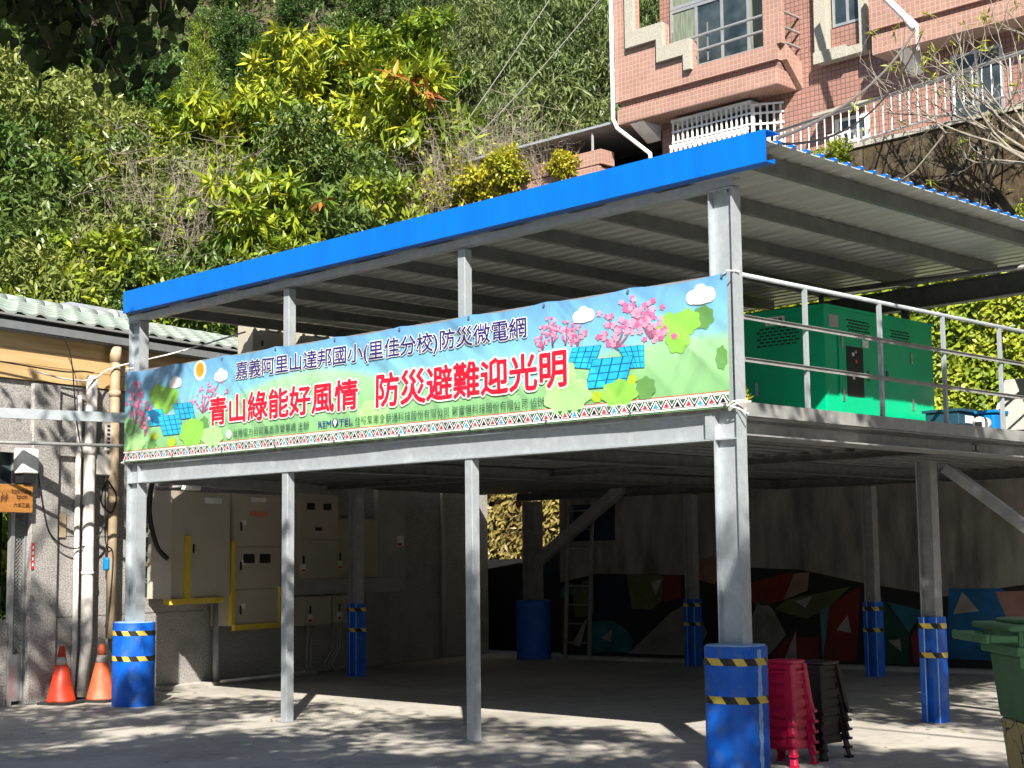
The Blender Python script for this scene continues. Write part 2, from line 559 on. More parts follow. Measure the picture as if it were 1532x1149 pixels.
# ------------------------------------------------------------------ the ground
def ground_material():
    m, nt, b = nodes_of('yard_concrete')
    N, L = nt.nodes, nt.links
    tc = N.new('ShaderNodeTexCoord')
    def noise(s, d=6, r=0.55):
        n = N.new('ShaderNodeTexNoise')
        n.inputs['Scale'].default_value = s
        n.inputs['Detail'].default_value = d
        n.inputs['Roughness'].default_value = r
        L.new(tc.outputs['Object'], n.inputs['Vector'])
        return n
    n1, n2, n3 = noise(0.55, 8, 0.62), noise(6), noise(70, 3)
    rp = N.new('ShaderNodeValToRGB')
    e = rp.color_ramp.elements
    e[0].position, e[0].color = 0.30, (0.25, 0.235, 0.21, 1)
    e[1].position, e[1].color = 0.68, (0.46, 0.435, 0.39, 1)
    k = e.new(0.5)
    k.color = (0.37, 0.35, 0.315, 1)
    ad = N.new('ShaderNodeMath')
    ad.operation = 'MULTIPLY_ADD'
    ad.inputs[1].default_value = 0.35
    L.new(n2.outputs[0], ad.inputs[0])
    sb = N.new('ShaderNodeMath')
    sb.operation = 'SUBTRACT'
    sb.inputs[1].default_value = 0.17
    L.new(n1.outputs[0], sb.inputs[0])
    L.new(sb.outputs[0], ad.inputs[2])
    L.new(ad.outputs[0], rp.inputs[0])
    # hairline cracks
    vo = N.new('ShaderNodeTexVoronoi')
    vo.feature = 'DISTANCE_TO_EDGE'
    vo.inputs['Scale'].default_value = 0.22
    wv = N.new('ShaderNodeVectorMath')
    wv.operation = 'ADD'
    L.new(tc.outputs['Object'], wv.inputs[0])
    nw = noise(1.7, 5)
    L.new(nw.outputs['Color'], wv.inputs[1])
    L.new(wv.outputs[0], vo.inputs['Vector'])
    cr = N.new('ShaderNodeMapRange')
    cr.inputs[1].default_value = 0.001
    cr.inputs[2].default_value = 0.004
    cr.inputs[3].default_value = 0.78
    cr.inputs[4].default_value = 1.0
    L.new(vo.outputs['Distance'], cr.inputs[0])
    hs = N.new('ShaderNodeHueSaturation')
    L.new(rp.outputs[0], hs.inputs['Color'])
    L.new(cr.outputs[0], hs.inputs['Value'])
    L.new(hs.outputs[0], b.inputs['Base Color'])
    b.inputs['Roughness'].default_value = 0.85
    b.inputs['Specular IOR Level'].default_value = 0.25
    bp = N.new('ShaderNodeBump')
    bp.inputs['Strength'].default_value = 0.25
    bp.inputs['Distance'].default_value = 0.01
    L.new(n3.outputs[0], bp.inputs['Height'])
    L.new(bp.outputs[0], b.inputs['Normal'])
    MATS['yard_concrete'] = m
ground_material()
g = MB().add([(-150, -150, 0), (150, -150, 0), (150, 150, 0), (-150, 150, 0)], [(0, 1, 2, 3)])
tag(part('ground', g, 'yard_concrete'), 'light grey concrete yard around the steel platform', kind='structure')

# hillside: a slope rising away from the camera, in a frame turned to the viewing direction
FW = Vector((-math.sin(YAW), math.cos(YAW), 0))
RT = Vector((math.cos(YAW), math.sin(YAW), 0))
def sq(s, q, z=0.0):
    p = Vector((CAM.x, CAM.y, 0)) + FW * s + RT * q
    return Vector((p.x, p.y, z))
def hill_h(s, q):
    s0 = 25.0 if q < -5 else (25.0 + (q + 5) * 1.4 if q < 0 else 32.0 + q * 0.9)
    d = s - s0
    if d <= 0:
        return -0.4 + d * 0.02
    return -0.4 + d * 0.80 + 0.5 * math.sin(s * 0.55 + q * 0.3) * min(1, d / 4) + 0.35 * math.sin(q * 0.8 + s * 0.2) * min(1, d / 4)
hb = MB()
ns, nq = 60, 60
for i in range(ns + 1):
    for j in range(nq + 1):
        s = 22 + i * 1.5
        q = -50 + j * 1.7
        hb.v.append(tuple(sq(s, q, hill_h(s, q))))
for i in range(ns):
    for j in range(nq):
        a = i * (nq + 1) + j
        hb.f.append((a, a + 1, a + nq + 2, a + nq + 1))
        hb.m.append(0)
tag(part('hill', hb, 'earth', smooth=True), 'steep earth hillside under the trees', kind='structure')
# unseen dark slope added behind and beside the viewer to cut low sky light
mat('sky_screen', (0.028, 0.045, 0.016), (0.012, 0.02, 0.008), scale=0.5, rough=0.95, bump=0.6, bscale=1.5)
ob = MB()
na, nr = 72, 8
for j in range(nr + 1):
    for i in range(na + 1):
        t = math.atan2(FW.y, FW.x) + math.radians(38 + 284 * i / na)
        d = 24 + 6 * j
        z = (-0.5 if j == 0 else 1.9 * j + 3.0) + (0.7 * math.sin(i * 1.7 + j * 2.1) + 0.5 * math.sin(i * 4.1)) * (0 if j == 0 else 1)
        ob.v.append((CAM.x + d * math.cos(t), CAM.y + d * math.sin(t), z))
for j in range(nr):
    for i in range(na):
        a = j * (na + 1) + i
        ob.f.append((a, a + 1, a + na + 2, a + na + 1))
        ob.m.append(0)
tag(part('hill', ob, 'sky_screen', smooth=True), 'unseen dark slope added around the yard to block low sky light', kind='structure')
# earth bank behind the yard and the terrace it carries
tb = MB()
pr = [(11.2, 0.0), (11.7, 3.2), (12.6, 5.8), (13.9, 6.0), (30, 6.2), (30, -1), (11.2, -1)]
tb.prism(pr, lambda a, b, d: (d, a, b), -24, 16)
tag(part('bank', tb, 'earth'), 'planted earth bank behind the yard', kind='structure')

# ------------------------------------------------------------------ steel platform with roof
RS = 0.0130                                   # roof falls gently to the left
def rz_(x, z_right):                          # height of a roof member along the fall; z_right is at x = 0
    return z_right + RS * x
plat = thing('steel_platform', 'two-storey galvanized steel platform with blue-edged corrugated roof over the yard', 'platform', (0, 0, 0))

def hsec(mb, x0, x1, y0, y1, z0, z1, tf=0.014, tw=0.012):
    mb.box(x0, y0, z0, x0 + tf, y1, z1)
    mb.box(x1 - tf, y0, z0, x1, y1, z1)
    ym = (y0 + y1) / 2
    mb.box(x0 + tf, ym - tw / 2, z0, x1 - tf, ym + tw / 2, z1)
    return mb

def round_rect(cx, cy, w, d, r, n=8):
    pts = []
    for (sx, sy, a0) in ((1, 1, 0), (-1, 1, 90), (-1, -1, 180), (1, -1, 270)):
        for k in range(n + 1):
            t = math.radians(a0 + 90 * k / n)
            pts.append((cx + sx * (w / 2 - r) + r * math.cos(t), cy + sy * (d / 2 - r) + r * math.sin(t)))
    return pts

def ring(mb, cx, cy, w, d, r, z0, z1, th=0.003):
    o_ = round_rect(cx, cy, w + 2 * th, d + 2 * th, r + th)
    i_ = round_rect(cx, cy, w - 0.004, d - 0.004, max(r - 0.002, 0.005))
    n = len(o_)
    v_ = [(p[0], p[1], z0) for p in o_] + [(p[0], p[1], z1) for p in o_] + [(p[0], p[1], z0) for p in i_] + [(p[0], p[1], z1) for p in i_]
    f_ = []
    for k in range(n):
        k2 = (k + 1) % n
        f_ += [(k, k2, n + k2, n + k), (2 * n + k2, 2 * n + k, 3 * n + k, 3 * n + k2), (n + k, n + k2, 3 * n + k2, 3 * n + k), (k2, k, 2 * n + k, 2 * n + k2)]
    mb.add(v_, f_)

def prism_z(poly, z0, z1):
    return MB().prism(poly, lambda a, b, d: (a, b, d), z0, z1)

# corner columns with rounded concrete feet
def corner_column(x0, x1, ztop, feet, seam):
    c = part('column', hsec(MB(), x0, x1, 0.0, 0.125, 0.9, ztop), 'galv', plat)
    cx, cy, w, d, r, h = feet
    f = part('concrete_foot', prism_z(round_rect(cx, cy, w, d, r), 0, h), 'blue_base', c, label='blue painted concrete foot with black and yellow tape')
    rim = part('foot_rim', prism_z(round_rect(cx, cy, w - 0.03, d - 0.03, r - 0.015), h + 0.0015, h + 0.012), 'pale_blue', c)
    for z in (h - 0.15, h - 0.455):
        t = MB()
        ring(t, cx, cy, w, d, r, z, z + 0.058)
        part('hazard_tape', t, 'hazard', c)
    if seam:
        sm = MB()
        rng = random.Random(4)
        px_, py_ = cx + w / 2 + 0.0015, cy - d / 2 + r + 0.03
        z = 0.0
        pts_a, pts_b = [], []
        while z < h:
            pts_a.append((px_, py_ - 0.012 - rng.random() * 0.02, z))
            pts_b.append((px_, py_ + 0.02 + rng.random() * 0.015, z))
            z += 0.035
        k = len(pts_a)
        sm.add(pts_a + pts_b, [(i, k + i, k + i + 1, i + 1) for i in range(k - 1)])
        part('sealant_seam', sm, 'pale_blue', c)
    return c
corner_column(-0.25, 0.0, rz_(0, 4.82), (-0.125, 0.06, 0.49, 0.45, 0.18, 1.0), True)
corner_column(-9.29, -9.04, rz_(-9.2, 4.82), (-9.17, 0.06, 0.50, 0.46, 0.19, 1.0), False)

# stiffeners, cap plates and bolts of the corner columns
for x0, zt in ((-0.25, rz_(0, 4.82)), (-9.29, rz_(-9.2, 4.82))):
    part('cap_plate', MB().box(x0 - 0.01, -0.01, zt, x0 + 0.26, 0.135, zt + 0.012), 'galv', plat)
    part('stiffener', MB().box(x0 + 0.014, 0.002, 2.70, x0 + 0.236, 0.055, 2.712), 'galv', plat)
    for bx in (0.07, 0.18):
        part('bolt', MB().lathe([(0.014, 0), (0.014, 0.018)], 6, (x0 + bx, 0.03, zt - 0.018)), 'chrome', plat)

# inner H columns with blue painted feet
def inner_column(x, y, ztop, hfoot=1.08, w=0.175, d=0.14, taped=True):
    c = part('column', hsec(MB(), x, x + w, y, y + d, 0, ztop, 0.016, 0.014), 'galv_old', plat)
    ft = MB()
    e = 0.022
    ft.box(x - e, y - e, 0, x + 0.05, y + d + e, hfoot)
    ft.box(x + w - 0.05, y - e, 0, x + w + e, y + d + e, hfoot)
    ft.box(x + 0.05, y + 0.02, 0, x + w - 0.05, y + d - 0.02, hfoot - 0.004)
    part('painted_foot', ft, 'blue_base', c)
    ed = MB()
    for xx in (x + 0.036, x + w + e - 0.014):
        ed.box(xx, y - e - 0.003, 0.002, xx + 0.013, y - e + 0.002, hfoot - 0.002)
    part('pale_edge', ed, 'pale_blue', c)
    if taped:
        for z in (hfoot - 0.12, hfoot - 0.42):
            t = MB()
            ring(t, x + w / 2, y + d / 2, w + 2 * e + 0.008, d + 2 * e + 0.008, 0.01, z, z + 0.055)
            part('hazard_tape', t, 'hazard', c)
    return c
inner_column(-0.80, 4.22, 2.70)
inner_column(-10.68, 4.72, 2.70)
inner_column(-7.95, 9.38, 2.70, 1.05)
inner_column(-4.52, 9.14, 2.70, 1.05)
c = part('column', hsec(MB(), -11.32, -11.04, 9.15, 9.37, 0.9, 2.70), 'galv_old', plat)
part('concrete_foot', MB().lathe([(0.30, 0), (0.30, 0.98), (0.285, 1.0)], 28, (-11.18, 9.26, 0)), 'blue_base', c, smooth=False, label='plain blue round concrete foot')
# slender front posts
for x, x2 in ((-6.12, -6.11), (-3.22, -3.30)):
    part('post', MB().box(x - 0.05, 0.01, 0, x + 0.05, 0.11, 2.70), 'galv', plat, bev=0.006)
    part('post_plate', MB().box(x - 0.09, -0.03, 0.001, x + 0.09, 0.15, 0.012), 'galv_old', plat)
    part('post', MB().box(x2 - 0.05, 0.012, 3.0, x2 + 0.05, 0.112, rz_(x2, 4.82)), 'galv', plat, bev=0.006)
# diagonal braces
part('brace', MB().bar((-11.05, 9.24, 1.66), (-9.1, 9.24, 2.86), 0.14, 0.18), 'galv_old', plat)
part('brace', MB().bar((-0.48, 4.29, 2.62), (1.2, 4.29, 1.38), 0.10, 0.11), 'galv_old', plat)

# floor beams
def hbeam_x(x0, x1, y0, y1, z0, z1, mname, tf=0.014):
    b = MB()
    b.box(x0, y0, z1 - tf, x1, y1, z1)
    b.box(x0, y0, z0, x1, y1, z0 + tf)
    ym = (y0 + y1) / 2
    b.box(x0, ym - 0.005, z0 + tf, x1, ym + 0.005, z1 - tf)
    return part('beam', b, mname, plat)
def hbeam_y(x0, x1, y0, y1, z0, z1, mname, tf=0.014):
    b = MB()
    b.box(x0, y0, z1 - tf, x1, y1, z1)
    b.box(x0, y0, z0, x1, y1, z0 + tf)
    xm = (x0 + x1) / 2
    b.box(xm - 0.005, y0, z0 + tf, xm + 0.005, y1, z1 - tf)
    return part('beam', b, mname, plat)
hbeam_x(-9.036, -0.254, -0.004, 0.123, 2.70, 2.935, 'galv')
hbeam_x(-10.7, -0.14, 4.26, 4.38, 2.77, 2.855, 'steel_dark')  # darker steel colour carries the shade under the deck
hbeam_x(-11.6, -0.14, 9.25, 9.37, 2.72, 2.855, 'steel_dark')
hbeam_y(-0.32, -0.002, 0.13, 10.9, 2.735, 2.895, 'galv_old')
hbeam_y(-3.25, -3.13, 0.13, 9.2, 2.715, 2.855, 'steel_dark')
hbeam_y(-6.15, -6.03, 0.13, 9.2, 2.715, 2.855, 'steel_dark')
part('plate', MB().box(-0.33, -0.006, 2.712, -0.254, 0.115, 2.93), 'galv', plat)
part('beam', MB().bar((-9.2, 0.14, 2.79), (-11.2, 5.0, 2.79), 0.11, 0.14), 'galv_old', plat)

# ribbed steel floor sheet, one rib every 0.3 m, running away from the front
EDGE = [(-9.33, -0.002), (-9.72, 0.55), (-10.22, 1.5), (-10.62, 2.6), (-11.3, 3.4), (-11.66, 4.8), (-12.72, 9.3)]   # left edge of the deck, close along the school wall
def edge_y(x):
    for (xa, ya), (xb, yb) in zip(EDGE[:-1], EDGE[1:]):
        if xb <= x <= xa:
            return ya + (yb - ya) * (x - xa) / (xb - xa)
    return 0.0
def back_y(x):
    return 9.593 + (x + 10.85) * 0.1304 - 0.03
dk = MB()
x = -12.6
while x < -0.02:
    x2 = min(x + 0.30, -0.02)
    y0 = max(0.135, edge_y(x))
    w = (x2 - x)
    P = [(x, 2.925), (x + w * .25, 2.925), (x + w * .36, 2.862), (x + w * .64, 2.862), (x + w * .75, 2.925), (x2, 2.925)]
    k = len(dk.v)
    for (a, z) in P:
        dk.v += [(a, y0, z), (a, back_y(a), z)]
    for i in range(5):
        dk.f.append((k + 2 * i, k + 2 * i + 1, k + 2 * i + 3, k + 2 * i + 2))
        dk.m.append(0)
    x = x2
part('floor_sheet', dk, 'steel_dark', plat)  # dark colour stands in for shade on the underside
part('floor_slab', prism_z([(0.004, -0.002), (0.004, back_y(0.0)), (-12.72, 9.32)] + EDGE[-2::-1], 2.937, 3.0), 'slab', plat)
part('edge_angle', MB().box(0.006, 0.13, 2.897, 0.016, 10.9, 3.012), 'galv_old', plat)

# guard rail of the upper floor
for y in (1.09, 2.33, 3.52, 4.70, 5.90, 7.1, 8.3, 9.5):
    part('rail_post', MB().box(-0.048, y - 0.018, 3.0, -0.012, y + 0.018, 4.08), 'galv', plat)
part('top_rail', MB().tube([(-0.033, 0.13, 4.10), (-0.033, 9.5, 4.10)], 0.021, 10), 'galv', plat, smooth=True)
for z in (3.73, 3.37):
    part('mid_rail', MB().box(-0.009, 0.13, z - 0.016, 0.0, 9.5, z + 0.016).box(-0.009, 0.13, z + 0.0165, 0.016, 9.5, z + 0.0205), 'galv_old', plat)
for z in (4.08, 3.5):
    part('mid_rail', MB().box(-9.03, 0.02, z - 0.02, -0.26, 0.03, z + 0.02), 'galv_old', plat)

# roof: front and rear beams, purlins, sheet and blue fascia
def slope_box(mb, x0, x1, y0, y1, z0, z1):
    mb.hexa([(x0, y0, rz_(x0, z0)), (x1, y0, rz_(x1, z0)), (x1, y1, rz_(x1, z0)), (x0, y1, rz_(x0, z0)),
             (x0, y0, rz_(x0, z1)), (x1, y0, rz_(x1, z1)), (x1, y1, rz_(x1, z1)), (x0, y1, rz_(x0, z1))])
    return mb
b = MB()
slope_box(b, -9.3, 0.02, -0.005, 0.105, 4.84, 4.852)
slope_box(b, -9.3, 0.02, -0.005, 0.005, 4.852, 4.905)
slope_box(b, -9.3, 0.02, -0.005, 0.105, 4.905, 4.915)
part('roof_beam', b, 'galv', plat)
b = MB()
slope_box(b, -9.6, 1.6, 6.0, 6.15, 4.66, 4.674)
slope_box(b, -9.6, 1.6, 6.07, 6.08, 4.674, 4.90)
slope_box(b, -9.6, 1.6, 6.0, 6.15, 4.90, 4.914)
part('roof_beam', b, 'steel_dark', plat)
for x in (-9.1, -0.25):
    part('roof_column', hsec(MB(), x - 0.1, x + 0.1, 6.0, 6.12, 3.0, rz_(x, 4.65)), 'galv_old', plat)
px_list = [0.22 - 1.045 * k for k in range(10)]
for x in px_list:
    z0, z1 = rz_(x, 4.955), rz_(x, 5.085)
    b = MB()
    b.box(x - 0.004, -0.08, z0, x + 0.004, 6.3, z1)
    b.box(x - 0.07, -0.08, z0, x - 0.004, 6.3, z0 + 0.006)
    b.box(x - 0.07, -0.08, z1 - 0.006, x - 0.004, 6.3, z1)
    b.box(x - 0.07, -0.08, z0 + 0.006, x - 0.064, 6.3, z0 + 0.03)
    part('purlin', b, 'purlin_steel', plat)
def roof_sheet():
    mb = MB()
    y = -0.1
    prof = []
    while y < 6.62:
        prof += [(y, 0.0), (y + 0.12, 0.0), (y + 0.145, 0.035), (y + 0.175, 0.035), (y + 0.20, 0.0)]
        y += 0.21
    X0, X1 = -9.36, 0.46
    n = len(prof)
    zb = 5.10
    for xx in (X0, X1):
        for dz in (0.0, 0.008):
            for (yy, zz) in prof:
                mb.v.append((xx, yy, rz_(xx, zb) + zz + dz))
    fs_, ms_ = [], []
    for i in range(n - 1):
        mb.f.append((i, i + 1, 2 * n + i + 1, 2 * n + i)); mb.m.append(0)
        mb.f.append((n + i, 3 * n + i, 3 * n + i + 1, n + i + 1)); mb.m.append(1)
        mb.f.append((2 * n + i, 2 * n + i + 1, 3 * n + i + 1, 3 * n + i)); mb.m.append(0)
        mb.f.append((i, n + i, n + i + 1, i + 1)); mb.m.append(1)
    return mb, prof
rs_, rprof = roof_sheet()
part('roof_sheet', rs_, ['roof_under', 'blue_paint'], plat)
# little folded blue end tips of every rib along the right-hand verge
for (yy, zz) in [p for k, p in enumerate(rprof) if k % 5 == 2]:
    t = MB().add([(0.462, yy - 0.03, rz_(0.46, 5.10) + 0.034), (0.462, yy + 0.055, rz_(0.46, 5.10) + 0.034), (0.462, yy + 0.02, rz_(0.46, 5.10) - 0.004), (0.485, yy + 0.02, rz_(0.46, 5.10) + 0.025)],
                 [(0, 1, 3), (1, 2, 3), (2, 0, 3), (0, 2, 1)])
    part('rib_end', t, 'blue_paint', plat)
fa = MB()
slope_box(fa, -9.18, 0.47, -0.16, -0.152, 4.925, 5.195)
slope_box(fa, -9.18, 0.47, -0.152, -0.03, 4.925, 4.931)
slope_box(fa, -9.18, 0.47, -0.152, 0.05, 5.187, 5.195)
slope_box(fa, -9.18, 0.47, -0.036, -0.03, 4.931, 4.965)
part('fascia', fa, 'blue_paint', plat, label='bright blue folded metal fascia')
for k in range(1, 4):
    x = -9.18 + 2.44 * k
    part('lap_joint', MB().add([(x, -0.1622, rz_(x, 4.925)), (x + 0.012, -0.1622, rz_(x, 4.925)), (x + 0.012, -0.1622, rz_(x, 5.195)), (x, -0.1622, rz_(x, 5.195))], [(0, 1, 2, 3)]).box(x, -0.162, rz_(x, 4.927), x + 0.012, -0.1605, rz_(x, 5.193)), 'blue_paint', plat)
for k in range(16):
    x = -8.9 + 0.6 * k
    part('screw', MB().lathe([(0.007, 0), (0.007, 0.006)], 6, (x, -0.1, rz_(x, 4.917))), 'chrome', plat)
# conduit along the underside of the roof
part('conduit', MB().tube([(-2.1, 4.55, 3.0), (-2.1, 4.55, 4.66), (-2.06, 4.55, 4.70), (0.9, 5.1, 4.76)], 0.032, 8), 'steel_dark', plat, smooth=True)

# ------------------------------------------------------------------ the printed banner
BW, BH = 9.25, 1.135
def bwave(u, v):
    u = np.asarray(u, dtype=float); v = np.asarray(v, dtype=float)
    e = np.minimum(1, np.minimum(u, BW - u) / 0.5)
    return 0.012 * np.sin(u * 1.3 + v * 0.8) * (0.4 + 0.6 * e) + 0.0012 * np.sin(u * 5.1 - v * 4.0)
def wrinkle_bump(nt, b):
    N, L = nt.nodes, nt.links
    tc = N.new('ShaderNodeTexCoord')
    def streak(rot, sc, scale, det, dist):
        r_ = N.new('ShaderNodeMapping')
        r_.inputs['Rotation'].default_value = (0, rot, 0)
        L.new(tc.outputs['Object'], r_.inputs[0])
        q_ = N.new('ShaderNodeMapping')
        q_.inputs['Scale'].default_value = sc
        L.new(r_.outputs[0], q_.inputs[0])
        n_ = N.new('ShaderNodeTexNoise')
        n_.inputs['Scale'].default_value = scale
        n_.inputs['Detail'].default_value = det
        n_.inputs['Distortion'].default_value = dist
        L.new(q_.outputs[0], n_.inputs['Vector'])
        return n_
    n = streak(0.95, (0.8, 1, 3.6), 0.9, 1.5, 0.9)
    n2 = streak(-0.75, (0.7, 1, 3.2), 0.8, 1.5, 0.7)
    ad = N.new('ShaderNodeMath')
    ad.operation = 'ADD'
    L.new(n.outputs[0], ad.inputs[0])
    L.new(n2.outputs[0], ad.inputs[1])
    bp = N.new('ShaderNodeBump')
    bp.inputs['Strength'].default_value = 0.85
    bp.inputs['Distance'].default_value = 0.06
    L.new(ad.outputs[0], bp.inputs['Height'])
    L.new(bp.outputs[0], b.inputs['Normal'])
def vinyl(name, c, rough=0.38):
    m, nt, b = nodes_of(name)
    b.inputs['Base Color'].default_value = c4(c)
    b.inputs['Roughness'].default_value = rough
    b.inputs['Specular IOR Level'].default_value = 0.4
    wrinkle_bump(nt, b)
    MATS[name] = m
def banner_print():
    """the printed sky and hills of the banner"""
    m, nt, b = nodes_of('banner_print')
    N, L = nt.nodes, nt.links
    tc = N.new('ShaderNodeTexCoord')
    sp = N.new('ShaderNodeSeparateXYZ')
    L.new(tc.outputs['Object'], sp.inputs[0])
    sk = N.new('ShaderNodeValToRGB')
    mpv = N.new('ShaderNodeMapRange')
    mpv.inputs[1].default_value = 0.0
    mpv.inputs[2].default_value = BH
    L.new(sp.outputs[2], mpv.inputs[0])
    L.new(mpv.outputs[0], sk.inputs[0])
    e = sk.color_ramp.elements
    e[0].position, e[0].color = 0.42, (0.22, 0.46, 0.47, 1)
    e[1].position, e[1].color = 1.0, (0.11, 0.28, 0.50, 1)
    k = e.new(0.72)
    k.color = (0.15, 0.38, 0.54, 1)
    gr = N.new('ShaderNodeValToRGB')
    L.new(mpv.outputs[0], gr.inputs[0])
    e = gr.color_ramp.elements
    e[0].position, e[0].color = 0.05, (0.17, 0.38, 0.16, 1)
    e[1].position, e[1].color = 0.68, (0.28, 0.47, 0.31, 1)
    k = e.new(0.35)
    k.color = (0.21, 0.42, 0.20, 1)
    # hill outlines on the print: sum of two slow waves in u
    def sine(freq, ph, amp):
        a = N.new('ShaderNodeMath'); a.operation = 'MULTIPLY_ADD'
        a.inputs[1].default_value = freq; a.inputs[2].default_value = ph
        L.new(sp.outputs[0], a.inputs[0])
        s = N.new('ShaderNodeMath'); s.operation = 'SINE'
        L.new(a.outputs[0], s.inputs[0])
        t = N.new('ShaderNodeMath'); t.operation = 'MULTIPLY'
        t.inputs[1].default_value = amp
        L.new(s.outputs[0], t.inputs[0])
        return t
    a = sine(1.25, -3.1, 0.17)
    c_ = sine(0.5, 0.2, 0.10)
    s1 = N.new('ShaderNodeMath'); s1.operation = 'ADD'
    L.new(a.outputs[0], s1.inputs[0]); L.new(c_.outputs[0], s1.inputs[1])
    s2 = N.new('ShaderNodeMath'); s2.operation = 'ADD'; s2.inputs[1].default_value = 0.57
    L.new(s1.outputs[0], s2.inputs[0])
    df = N.new('ShaderNodeMath'); df.operation = 'SUBTRACT'
    L.new(s2.outputs[0], df.inputs[0]); L.new(sp.outputs[2], df.inputs[1])
    mr = N.new('ShaderNodeMapRange')
    mr.inputs[1].default_value = -0.04
    mr.inputs[2].default_value = 0.05
    L.new(df.outputs[0], mr.inputs[0])
    mx = N.new('ShaderNodeMix'); mx.data_type = 'RGBA'
    L.new(mr.outputs[0], mx.inputs[0])
    L.new(sk.outputs[0], mx.inputs[6]); L.new(gr.outputs[0], mx.inputs[7])
    L.new(mx.outputs[2], b.inputs['Base Color'])
    b.inputs['Roughness'].default_value = 0.38
    b.inputs['Specular IOR Level'].default_value = 0.4
    wrinkle_bump(nt, b)
    MATS['banner_print'] = m
banner_print()
for nm, c in dict(ban_white=(0.62, 0.62, 0.62), ban_red=(0.50, 0.008, 0.03), ban_navy=(0.022, 0.018, 0.13), ban_text=(0.03, 0.09, 0.05), ban_logo=(0.02, 0.05, 0.17),
                  ban_green=(0.20, 0.46, 0.07), ban_lime=(0.30, 0.58, 0.22), ban_dkgreen=(0.10, 0.24, 0.07), ban_olive=(0.30, 0.42, 0.03), ban_solar=(0.02, 0.36, 0.62),
                  ban_solar2=(0.005, 0.10, 0.22), ban_pink=(0.58, 0.12, 0.26), ban_rose=(0.60, 0.26, 0.38), ban_stem=(0.23, 0.08, 0.15), ban_orange=(0.80, 0.24, 0.02),
                  ban_tri_red=(0.52, 0.03, 0.05), ban_tri_blue=(0.03, 0.26, 0.66), ban_tri_black=(0.01, 0.01, 0.015), ban_tri_green=(0.02, 0.10, 0.06), ban_sun_glow=(0.62, 0.70, 0.50)).items():
    vinyl(nm, c)
nu, nv = 186, 24
bm_ = MB()
for j in range(nv + 1):
    for i in range(nu + 1):
        u, v = BW * i / nu, BH * j / nv
        sag = -0.030 * abs(math.sin(u / BW * math.pi * 9)) * max(0.0, (v - 0.95) / 0.185)
        bm_.v.append((u, float(bwave(u, v)), v + sag))
for j in range(nv):
    for i in range(nu):
        a = j * (nu + 1) + i
        bm_.f.append((a, a + 1, a + nu + 2, a + nu + 1))
        bm_.m.append(0)
banner = link('printed_banner', bm_.mesh('printed_banner', 'banner_print', smooth=True), None, (-9.285, -0.05, 2.962))
tag(banner, 'long printed vinyl banner with red and navy Chinese lettering tied across the platform front', 'banner')

def flat(name, polys, mats, lay, label=None):
    """flat printed shapes: list of (polygon, material index)"""
    mb = MB()
    for poly, mi in polys:
        mb.mi = mi
        arr = [(p[0], float(bwave(p[0], p[1])) - 0.004 * lay, p[1]) for p in poly]
        mb.add(arr, [tuple(range(len(arr)))])
    me = bpy.data.meshes.new(name)
    me.from_pydata(mb.v, [], mb.f)
    for m_ in mats:
        me.materials.append(MATS[m_])
    me.polygons.foreach_set('material_index', mb.m)
    me.update()
    o = link(name, me, banner)
    if label:
        o['label'] = label
    return o
def disc(cx, cz, rx, rz2=None, n=16):
    rz2 = rz2 or rx
    return [(cx + rx * math.cos(2 * math.pi * k / n), cz + rz2 * math.sin(2 * math.pi * k / n)) for k in range(n)]
def lobed(cx, cz, rx, rz2, k, n=40, amp=0.13, ph=0.0):
    return [(cx + rx * (1 + amp * math.cos(k * t + ph)) * math.cos(t), cz + rz2 * (1 + amp * math.cos(k * t + ph)) * math.sin(t)) for t in [2 * math.pi * i / n for i in range(n)]]
def cloud(cx, cz, s):
    return [(disc(cx - s * .6, cz - s * .05, s * .42), 0), (disc(cx, cz + s * .12, s * .55), 0), (disc(cx + s * .6, cz - s * .02, s * .45), 0), (disc(cx, cz - s * .22, s * .8, s * .3), 0)]
for cx, cz, s in ((1.10, 0.90, 0.13), (2.05, 0.90, 0.13), (7.66, 0.95, 0.13), (8.98, 0.97, 0.15)):
    flat('printed_cloud', [(p, m_) for p, m_ in [(q, i) for q, i in cloud(cx, cz, s)]][:1], ['ban_white'], 2)
    for k_, (q, i) in enumerate(cloud(cx, cz, s)[1:]):
        flat('printed_cloud', [(q, i)], ['ban_white'], 2 + 0.1 * (k_ + 1))
flat('printed_sun_glow', [(disc(1.62, 1.0, 0.13, 0.12), 0)], ['ban_sun_glow'], 0.8)
flat('printed_sun', [(disc(1.62, 1.01, 0.085, 0.085), 0)], ['ban_orange'], 1.4)
